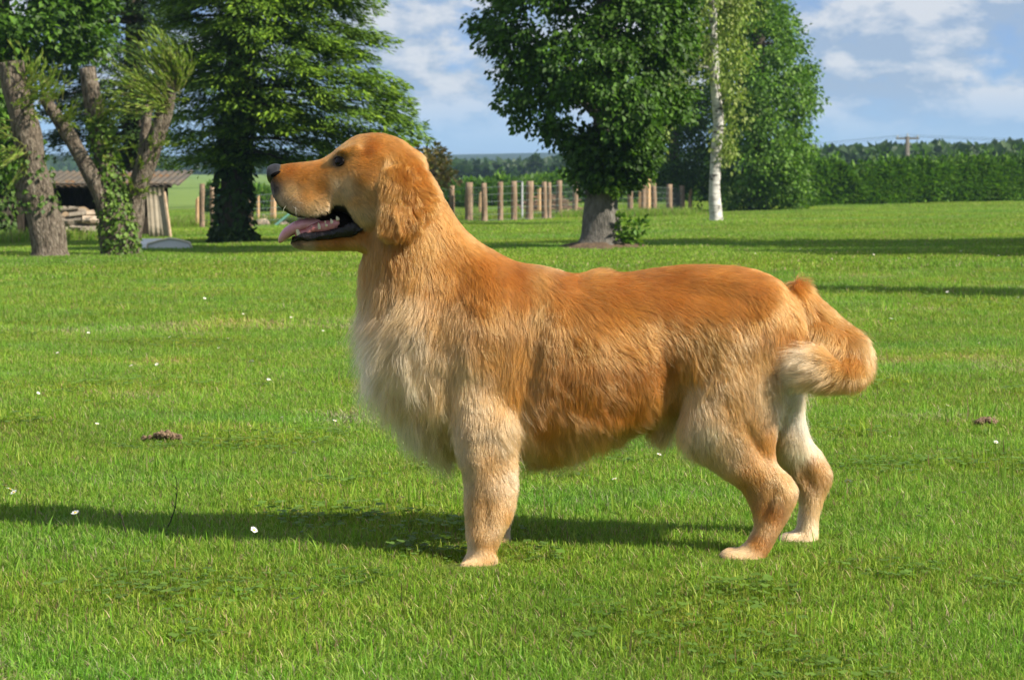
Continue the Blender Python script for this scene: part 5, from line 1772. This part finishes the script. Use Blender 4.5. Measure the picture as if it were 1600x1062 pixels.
# ------------------------------------------------------------------ shed, log pile and what stands round it
def build_shed():
    Ys = on_ground(120, 374).y
    SH = Vector((P(130, 376, Ys).x, Ys, gz(P(130, 376, Ys).x, Ys)))
    t = empty('shed', SH, 'low open lean-to shed with a mossy rust-orange corrugated roof', 'shed')
    dark = mat_noise('old_boards', [(.3, (.030, .024, .018)), (.7, (.085, .068, .05))], scale=8, bump=.5, stretch=(2, 2, .5))
    zg = SH.z - .03
    xl, xr = P(28, 376, Ys).x, P(266, 376, Ys).x
    ytop = P(100, 292, Ys).z
    dep = 1.5

    def wall(x0, x1, y, z0, z1, n, name='plank', along='x'):
        for i in range(n):
            a = (i + .5) / n
            q = MB()
            rs = random.Random(i * 7 + int(y * 10))
            if along == 'x':
                q.box((x0 + (x1 - x0) * a, y + (.016 if i % 2 else -.016), (z0 + z1) / 2 + rs.uniform(-.01, .01)), ((x1 - x0) / n + .012, .028 + rs.uniform(0, .008), z1 - z0))
            else:
                q.box((y + (.017 if i % 2 else -.017), x0 + (x1 - x0) * a, (z0 + z1) / 2), (.03 + rs.uniform(0, .003), (x1 - x0) / n + .012, z1 - z0))
            q.build(name, dark, t)
    wall(xl, xr - .42, Ys + dep, zg, ytop + .12, 14)
    wall(Ys + .05, Ys + dep, xl, zg, ytop, 8, along='y')
    # a low part of the front left, half closed
    wall(xl, P(82, 376, Ys).x, Ys + .02, zg, ytop - .02, 6)
    for px in (86, 165, 258):
        q = MB(); x = P(px, 376, Ys).x
        q.tube([Vector((x, Ys + .06, zg)), Vector((x, Ys + .06, ytop + .01))], [.05, .045], 8)
        q.build('post', BARK_DARK, t, True)
    q = MB(); q.box(((xl + xr) / 2, Ys + .0, ytop + .02), (xr - xl + .06, .07, .07)); q.build('beam', dark, t)
    # corrugated roof, rising to the back
    z0, z1 = P(100, 290, Ys - .12).z + .02, P(100, 266, Ys + dep + .2).z
    y0, y1 = Ys - .05, Ys + dep + .25
    xa, xb = xl - .12, P(281, 376, Ys).x
    n = 150
    V = []
    for k in (0, 1):
        for i in range(n + 1):
            x = xa + (xb - xa) * i / n
            c = .013 * math.sin(2 * math.pi * (x - xa) / .105)
            for j in range(7):
                f = j / 6
                V.append(Vector((x, y0 + (y1 - y0) * f, z0 + (z1 - z0) * f + c - .012 * k - .02 * math.sin(math.pi * i / n))))
    Fc = []
    m = (n + 1) * 7
    for k in (0, 1):
        for i in range(n):
            for j in range(6):
                a_ = k * m + i * 7 + j
                f_ = (a_, a_ + 7, a_ + 8, a_ + 1)
                Fc.append(f_ if k == 0 else f_[::-1])
    for i in range(n):
        for j in (0, 6):
            a_ = i * 7 + j
            Fc.append((a_, a_ + m, a_ + 7 + m, a_ + 7))
    for j in range(6):
        for i in (0, n):
            a_ = i * 7 + j
            Fc.append((a_, a_ + 1, a_ + 1 + m, a_ + m))
    q = MB().add(V, Fc)
    q.build('roof', mat_noise('rusty_roof', [(.36, (.09, .082, .074)), (.54, (.13, .11, .088)), (.64, (.17, .085, .032)), (.75, (.21, .10, .032))], scale=2.4, bump=.4, bscale=14), t, True)
    # the pale corrugated sheet that leans against the front corner
    sm = mat_noise('fibre_sheet', [(.3, (.26, .21, .15)), (.6, (.42, .36, .27)), (.8, (.50, .44, .35))], scale=3, bump=.4, bscale=20)
    V, Fc = [], []
    n = 36
    Yf = Ys - .22
    bl, br = P(233, 371, Yf - .10), P(264, 371, Yf - .10)
    tl, tr = P(228, 293, Yf + .12), P(256, 292, Yf + .12)
    for k in (0, 1):
        for i in range(n + 1):
            u = i / n
            for j in range(5):
                v = j / 4
                p = (bl.lerp(br, u)).lerp(tl.lerp(tr, u), v)
                V.append(p + Vector((0, .0045 * math.sin(u * 2 * math.pi * 4) + .012 * k, 0)))
    m = (n + 1) * 5
    for k in (0, 1):
        for i in range(n):
            for j in range(4):
                a_ = k * m + i * 5 + j
                f_ = (a_, a_ + 5, a_ + 6, a_ + 1)
                Fc.append(f_ if k == 0 else f_[::-1])
    for i in range(n):
        for j in (0, 4):
            a_ = i * 5 + j
            Fc.append((a_, a_ + m, a_ + 5 + m, a_ + 5))
    for j in range(4):
        for i in (0, n):
            a_ = i * 5 + j
            Fc.append((a_, a_ + 1, a_ + 1 + m, a_ + m))
    o = MB().add(V, Fc).build('roofing_sheet', sm, None, True)
    tag(o, 'tall beige corrugated sheet leaning upright on the shed corner', 'corrugated sheet')
    q = MB(); q.tube([P(267, 372, Yf - .15), P(257, 300, Yf + .05)], [.022, .02], 6)
    tag(q.build('prop_pole', CUT_WOOD, None, True), 'thin pale pole leaning along the right edge of the beige sheet', 'pole')
    # split logs in the shed
    logm = [mat_noise('log_bark', [(.3, (.16, .13, .10)), (.6, (.34, .29, .23)), (.8, (.48, .43, .36))], scale=9, bump=.6),
            mat_noise('log_pale', [(.3, (.30, .22, .15)), (.7, (.55, .46, .36))], scale=9, bump=.4)]
    protos = []
    for k in range(6):
        rs = random.Random(40 + k)
        rad = .075
        V, L_ = [], .62
        ns = 9
        prof = []
        for i in range(ns):
            th = 2 * math.pi * i / ns
            r_ = 1 + rs.uniform(-.16, .16)
            x, z = r_ * math.cos(th), r_ * math.sin(th)
            if k % 2 and z > .25: z = .25 + rs.uniform(-.05, .05)       # split face
            prof.append((x, z))
        for f in (0, .5, 1):
            for (x, z) in prof:
                V.append((x * rad * (1 + .05 * rs.uniform(-1, 1)), f * L_, z * rad))
        Fc = [(r_ * ns + i, r_ * ns + (i + 1) % ns, (r_ + 1) * ns + (i + 1) % ns, (r_ + 1) * ns + i) for r_ in range(2) for i in range(ns)]
        mb = MB().add(V, Fc)
        me = mb.mesh('log'); me.materials.append(logm[1 if k in (2, 5) else 0])
        e = MB().add([(x * rad * .94, -.003, z * rad * .94) for x, z in prof], [tuple(range(ns))])
        ce = e.mesh('cut_end'); ce.materials.append(CUT_WOOD)
        protos.append((me, ce))
    rs = random.Random(77)
    x0, x1 = P(84, 376, Ys).x, P(156, 376, Ys).x
    zt = [P(x, y, Ys + .2).z for x, y in ((84, 330), (105, 318), (130, 318), (148, 332), (158, 352))]
    row, z = 0, SH.z + .055
    while z < max(zt) - .03:
        x = x0 + (.07 if row % 2 else 0)
        while x < x1 + .02:
            f = (x - x0) / (x1 - x0) * 4
            i0 = min(int(max(f, 0)), 3)
            lim = zt[i0] + (zt[i0 + 1] - zt[i0]) * (f - i0)
            if z < lim:
                me, ce = protos[rs.randrange(6)]
                big = rs.uniform(.78, 1.15)
                o = link('split_log', me)
                o.location = (x, Ys - .12 + rs.uniform(-.06, .08), z + rs.uniform(-.012, .012))
                across = rs.random() < .62
                o.rotation_euler = (rs.uniform(-.12, .12), rs.choice((0, 3.14)) + rs.uniform(-.35, .35), rs.choice((1.57, -1.57)) + rs.uniform(-.5, .5) if across else rs.uniform(-.35, .35))
                o.scale = (big * rs.uniform(.95, 1.3), .42 if across else 1, big * rs.uniform(.55, .9))
                if across:
                    o.location.x += .12 * (-1 if o.rotation_euler.z < 0 else 1)
                tag(o, 'weathered split log among many stacked under the shed roof', 'log', 'split logs stacked in the shed')
                c = link('cut_end', ce, None, o, world_space=False)
            x += .105 * rs.uniform(.9, 1.1)
        z += .080; row += 1
    # one thick log lying in front with pale ends
    g = on_ground(128, 373)
    q = MB(); a0 = P(116, 364, g.y - .2); b0 = P(146, 366, g.y - .35)
    q.tube([a0, a0.lerp(b0, .5), b0], [.105, .11, .10], 12, wob=.06)
    o = q.build('thick_log', logm[0], None, True); tag(o, 'thick mossy log lying in front of the stack, pale at its cut end', 'log')
    d = (b0 - a0).normalized()
    s1 = Vector((-d.y, d.x, 0)).normalized(); s2 = d.cross(s1)
    q = MB().add([b0 + d * .004 + s1 * (.095 * math.cos(i * .5236)) + s2 * (.095 * math.sin(i * .5236)) for i in range(12)], [tuple(range(12))])
    q.build('cut_end', CUT_WOOD, o)


build_shed()


def build_tub():
    """Upturned pale plastic trough on the grass."""
    g = on_ground(258, 391)
    Y = g.y
    t = empty('plastic_trough', g, 'upturned pale grey plastic trough on the grass beside the forked willow', 'trough')
    pm = mat_noise('pale_plastic', [(.3, (.76, .77, .78)), (.7, (.82, .82, .81))], scale=3, bump=.08, rough=.5)
    rim = mat_noise('rim_plastic', [(.3, (.60, .52, .38)), (.7, (.75, .70, .58))], scale=5, bump=.1, rough=.6)
    s = Y / F
    x0, x1 = P(228, 391, Y).x, P(301, 391, Y).x
    H = 18 * s
    prof = [(0, 0), (.04, .55), (.28, .82), (.50, 1.0), (.72, .86), (.94, .62), (1, 0)]
    V, Fc = [], []
    D = .62
    nn = len(prof)
    for j, (f, sh) in enumerate(((0, 1), (.08, 1.0), (.5, .98), (1, .92))):
        for (u, h) in prof:
            x = x0 + (x1 - x0) * u - D * f * .75
            y = Y + D * f
            V.append(Vector((x, y, gz(x, y) - .02 + H * h * sh + .02)))
    for j in range(3):
        for i in range(nn - 1):
            a_ = j * nn + i
            Fc.append((a_, a_ + 1, a_ + nn + 1, a_ + nn))
    Fc.append(tuple(range(nn - 1, -1, -1)))
    Fc.append(tuple(3 * nn + i for i in range(nn)))
    MB().add(V, Fc).build('shell', pm, t)
    q = MB(); q.tube([V[i] + Vector((0, -.006, .004)) for i in range(nn)], [.013] * nn, 6)
    q.build('rim', rim, t, True)


build_tub()


# ------------------------------------------------------------------ power line
def build_pole():
    Y = 125.0
    b = P(1418, 262, Y); b.z = gz(b.x, b.y)
    top = P(1418, 213, Y)
    t = empty('utility_pole', b, 'distant wooden utility pole with a crossarm above the hedge', 'utility pole')
    MB().tube([b, top], [.15, .11], 10).build('pole', BARK_GREY, t, True)
    q = MB(); q.box(P(1418, 216.5, Y), (1.25, .10, .10)); q.build('crossarm', BARK_GREY, t)
    ins = []
    for k in (-.55, 0, .55):
        c = P(1418, 216.5, Y) + Vector((k, 0, .12 if k else .22))
        q = MB(); q.tube([c + Vector((0, 0, -.08)), c, c + Vector((0, 0, .06))], [.03, .05, .02], 8); q.build('insulator', STEEL_M, t, True)
        ins.append(c)
    wm = mat_plain('line_wire', (.05, .05, .05), .5)
    for i, c in enumerate(ins):
        q = MB()
        for e in (Vector((-34, 100, -1.5)), Vector((36, -16, .1))):
            pts = []
            for s_ in range(13):
                f = s_ / 12
                p = c + e * f
                p.z -= 1.1 * 4 * f * (1 - f) * .5
                pts.append(p)
            q.tube(pts, [.0055] * 13, 4, cap=False)
        tag(q.build('power_line', wm), ('left', 'middle', 'right')[i] + ' one of three thin wires on the utility pole', 'wire')


build_pole()


# ------------------------------------------------------------------ small things in the grass
PETAL = mat_plain('petal', (.80, .79, .76), .6)
YOLK = mat_plain('daisy_centre', (.62, .40, .03), .7)
STEMG = mat_plain('daisy_stem', (.10, .19, .03), .6)


def daisy_meshes():
    r = random.Random(3)
    pet = MB()
    n = 17
    for i in range(n):
        a = 2 * math.pi * i / n + r.uniform(-.05, .05)
        d = Vector((math.cos(a), math.sin(a), 0)); s = Vector((-d.y, d.x, 0))
        l = .0095 * r.uniform(.9, 1.1); up = r.uniform(.0005, .0025)
        pet.add([d * .0022, d * l * .6 + s * .0014 + Vector((0, 0, up * .6)), d * l + Vector((0, 0, up)), d * l * .6 - s * .0014 + Vector((0, 0, up * .6))], [(0, 1, 2, 3)])
    disc = MB()
    V = [Vector((0, 0, .0022))]
    for (rr, z) in ((.0022, .0018), (.0034, .0002)):
        V += [Vector((rr * math.cos(i * .7854), rr * math.sin(i * .7854), z)) for i in range(8)]
    disc.add(V, [(0, 1 + i, 1 + (i + 1) % 8) for i in range(8)] + [(1 + i, 9 + i, 9 + (i + 1) % 8, 1 + (i + 1) % 8) for i in range(8)])
    return pet.mesh('petals'), disc.mesh('centre')


def build_daisies():
    pm, cm = daisy_meshes()
    pm.materials.append(PETAL); cm.materials.append(YOLK)
    sm = MB().tube([Vector((.006, .004, -.045)), Vector((.002, .001, -.02)), Vector((0, 0, 0))], [.0007, .0007, .0008], 5).mesh('stem')
    sm.materials.append(STEMG)
    spots = [(1325, 775, 1.05, 'daisy with a bright yellow centre in the open grass right of the hind paws'), (118, 823, .95, 'daisy at the upper edge of the shadow of the dog, left part of the lawn'), (397, 848, .85, 'daisy standing in the shadow of the dog, between the twigs and the foreleg'),
             (8, 780, 1.0, 'leftmost of three daisies together at the left border'), (16, 786, 1.0, 'middle one of three daisies together at the left border'), (22, 788, .9, 'rightmost of three daisies together at the left border'), (393, 578, 1.2, 'white daisy alone in the grass below the tongue of the dog'), (461, 963, .9, 'small pale daisy low in the near lawn under the shadow')]
    rest = [(427, 675), (523, 665), (440, 660), (545, 676), (460, 718), (500, 768), (490, 700), (152, 670), (250, 700), (138, 523), (166, 494), (205, 577), (245, 575), (90, 556), (103, 540), (342, 548), (356, 532), (380, 492), (265, 530), (320, 470), (210, 440), (455, 498), (505, 520), (300, 603), (60, 620), (420, 600), (520, 605), (1420, 480), (1480, 460), (1392, 500), (1530, 540), (1450, 600), (1350, 470),
            (1300, 405), (1365, 398), (1420, 404), (1502, 392), (1560, 400), (1250, 388), (1180, 396), (1120, 392), (1070, 390), (1010, 398), (1590, 470), (1480, 640), (1556, 700), (1505, 782), (1436, 820), (630, 790), (1030, 720), (960, 760), (905, 720), (1390, 690), (1570, 610)]
    P0 = None

    def place(x, y, s, lab, grp, seed):
        nonlocal P0
        g = on_ground(x, y + 8)
        rs = random.Random(seed)
        o = empty('daisy', g + Vector((0, 0, .042 * s)), lab, 'daisy', grp)
        o.rotation_euler = (rs.uniform(.2, .7), rs.uniform(-.3, .4), rs.uniform(0, 6.28))
        o.scale = (s, s, s)
        for nm, me in (('petals', pm), ('centre', cm), ('stem', sm)):
            c = bpy.data.objects.new(nm, me)
            COL.objects.link(c)
            c.parent = o
        return o
    for i, (x, y, s, lab) in enumerate(spots):
        place(x, y, s, lab, 'daisies in the lawn', i)
    for i, (x, y) in enumerate(rest):
        g = on_ground(x, y + 4)
        place(x, y, .7 if y > 600 else .8 if y > 480 else 1.1, 'tiny white daisy scattered in the open lawn', 'small daisies scattered in the lawn', 50 + i)


build_daisies()


def molehill(px, py, w, h, lab, seed):
    g = on_ground(px, py)
    rs = random.Random(seed)
    soil = SOIL
    mb = MB()
    s = g.y / F
    for i in range(46):
        f = rs.gauss(0, .42)
        x = g.x + f * w * s * .5; y = g.y + rs.gauss(0, .35) * w * s * .35
        hh = h * s * math.exp(-(f * 1.5) ** 2) * rs.uniform(.2, 1.0)
        rad = rs.uniform(.004, .011)
        bmx = bmesh.new(); bmesh.ops.create_icosphere(bmx, subdivisions=1, radius=rad)
        for v in bmx.verts:
            v.co *= rs.uniform(.7, 1.2)
        mb.add([v.co + Vector((x, y, gz(x, y) + .016 + hh)) for v in bmx.verts], [tuple(v.index for v in f_.verts) for f_ in bmx.faces])
        bmx.free()
    o = mb.build('soil_heap', soil)
    tag(o, lab, 'soil heap')


SOIL = mat_noise('crumbly_soil', [(.3, (.12, .078, .046)), (.7, (.27, .185, .115))], scale=80, bump=.5)
molehill(256, 694, 72, 9, 'small heap of crumbly reddish soil in the lawn left of the chest of the dog', 4)
molehill(1541, 668, 40, 5, 'dull brown clod of soil in the lawn near the right border', 6)

TWIG = mat_plain('twig', (.035, .030, .018), .7)


def twig(pts, r0, lab, buds=True):
    g = on_ground(*pts[0])
    path = [P(x, y, g.y - .01 * i) for i, (x, y) in enumerate(pts)]
    path[0].z = g.z - .01
    q = MB().tube(path, [r0 * (1 - .6 * i / (len(path) - 1)) for i in range(len(path))], 6)
    rs = random.Random(int(pts[0][0]))
    for i in range(1, len(path)):
        for _ in range(2):
            c = path[i].lerp(path[i - 1], rs.random())
            d = Vector((rs.uniform(-1, 1), rs.uniform(-.5, .5), rs.uniform(.2, 1))).normalized() * rs.uniform(.006, .014)
            q.tube([c, c + d], [r0 * .7, r0 * .3], 5)
    tag(q.build('dry_stalk', TWIG, None, True), lab, 'plant stalk')


twig([(254, 832), (266, 815), (274, 792), (277, 765), (275, 745)], .0016, 'tall dark bent stalk rising from the shadow on the left of the lawn')
twig([(202, 840), (195, 825), (190, 808), (186, 795)], .0014, 'shorter dark stalk left of the taller one, at the rim of the shadow')

# ------------------------------------------------------------------ haze
def build_haze():
    m, nt, N, L, out = new_mat('air')
    v = N.new('ShaderNodeVolumePrincipled')
    v.inputs['Color'].default_value = (.48, .68, 1.0, 1)
    v.inputs['Density'].default_value = .00034
    v.inputs['Anisotropy'].default_value = .2
    L.new(v.outputs[0], out.inputs['Volume'])
    q = MB().box((0, 1900, 8), (7600, 4300, 40))
    o = q.build('haze', m)
    o.location = (0, 0, 0)
    tag(o, kind='stuff')


build_haze()
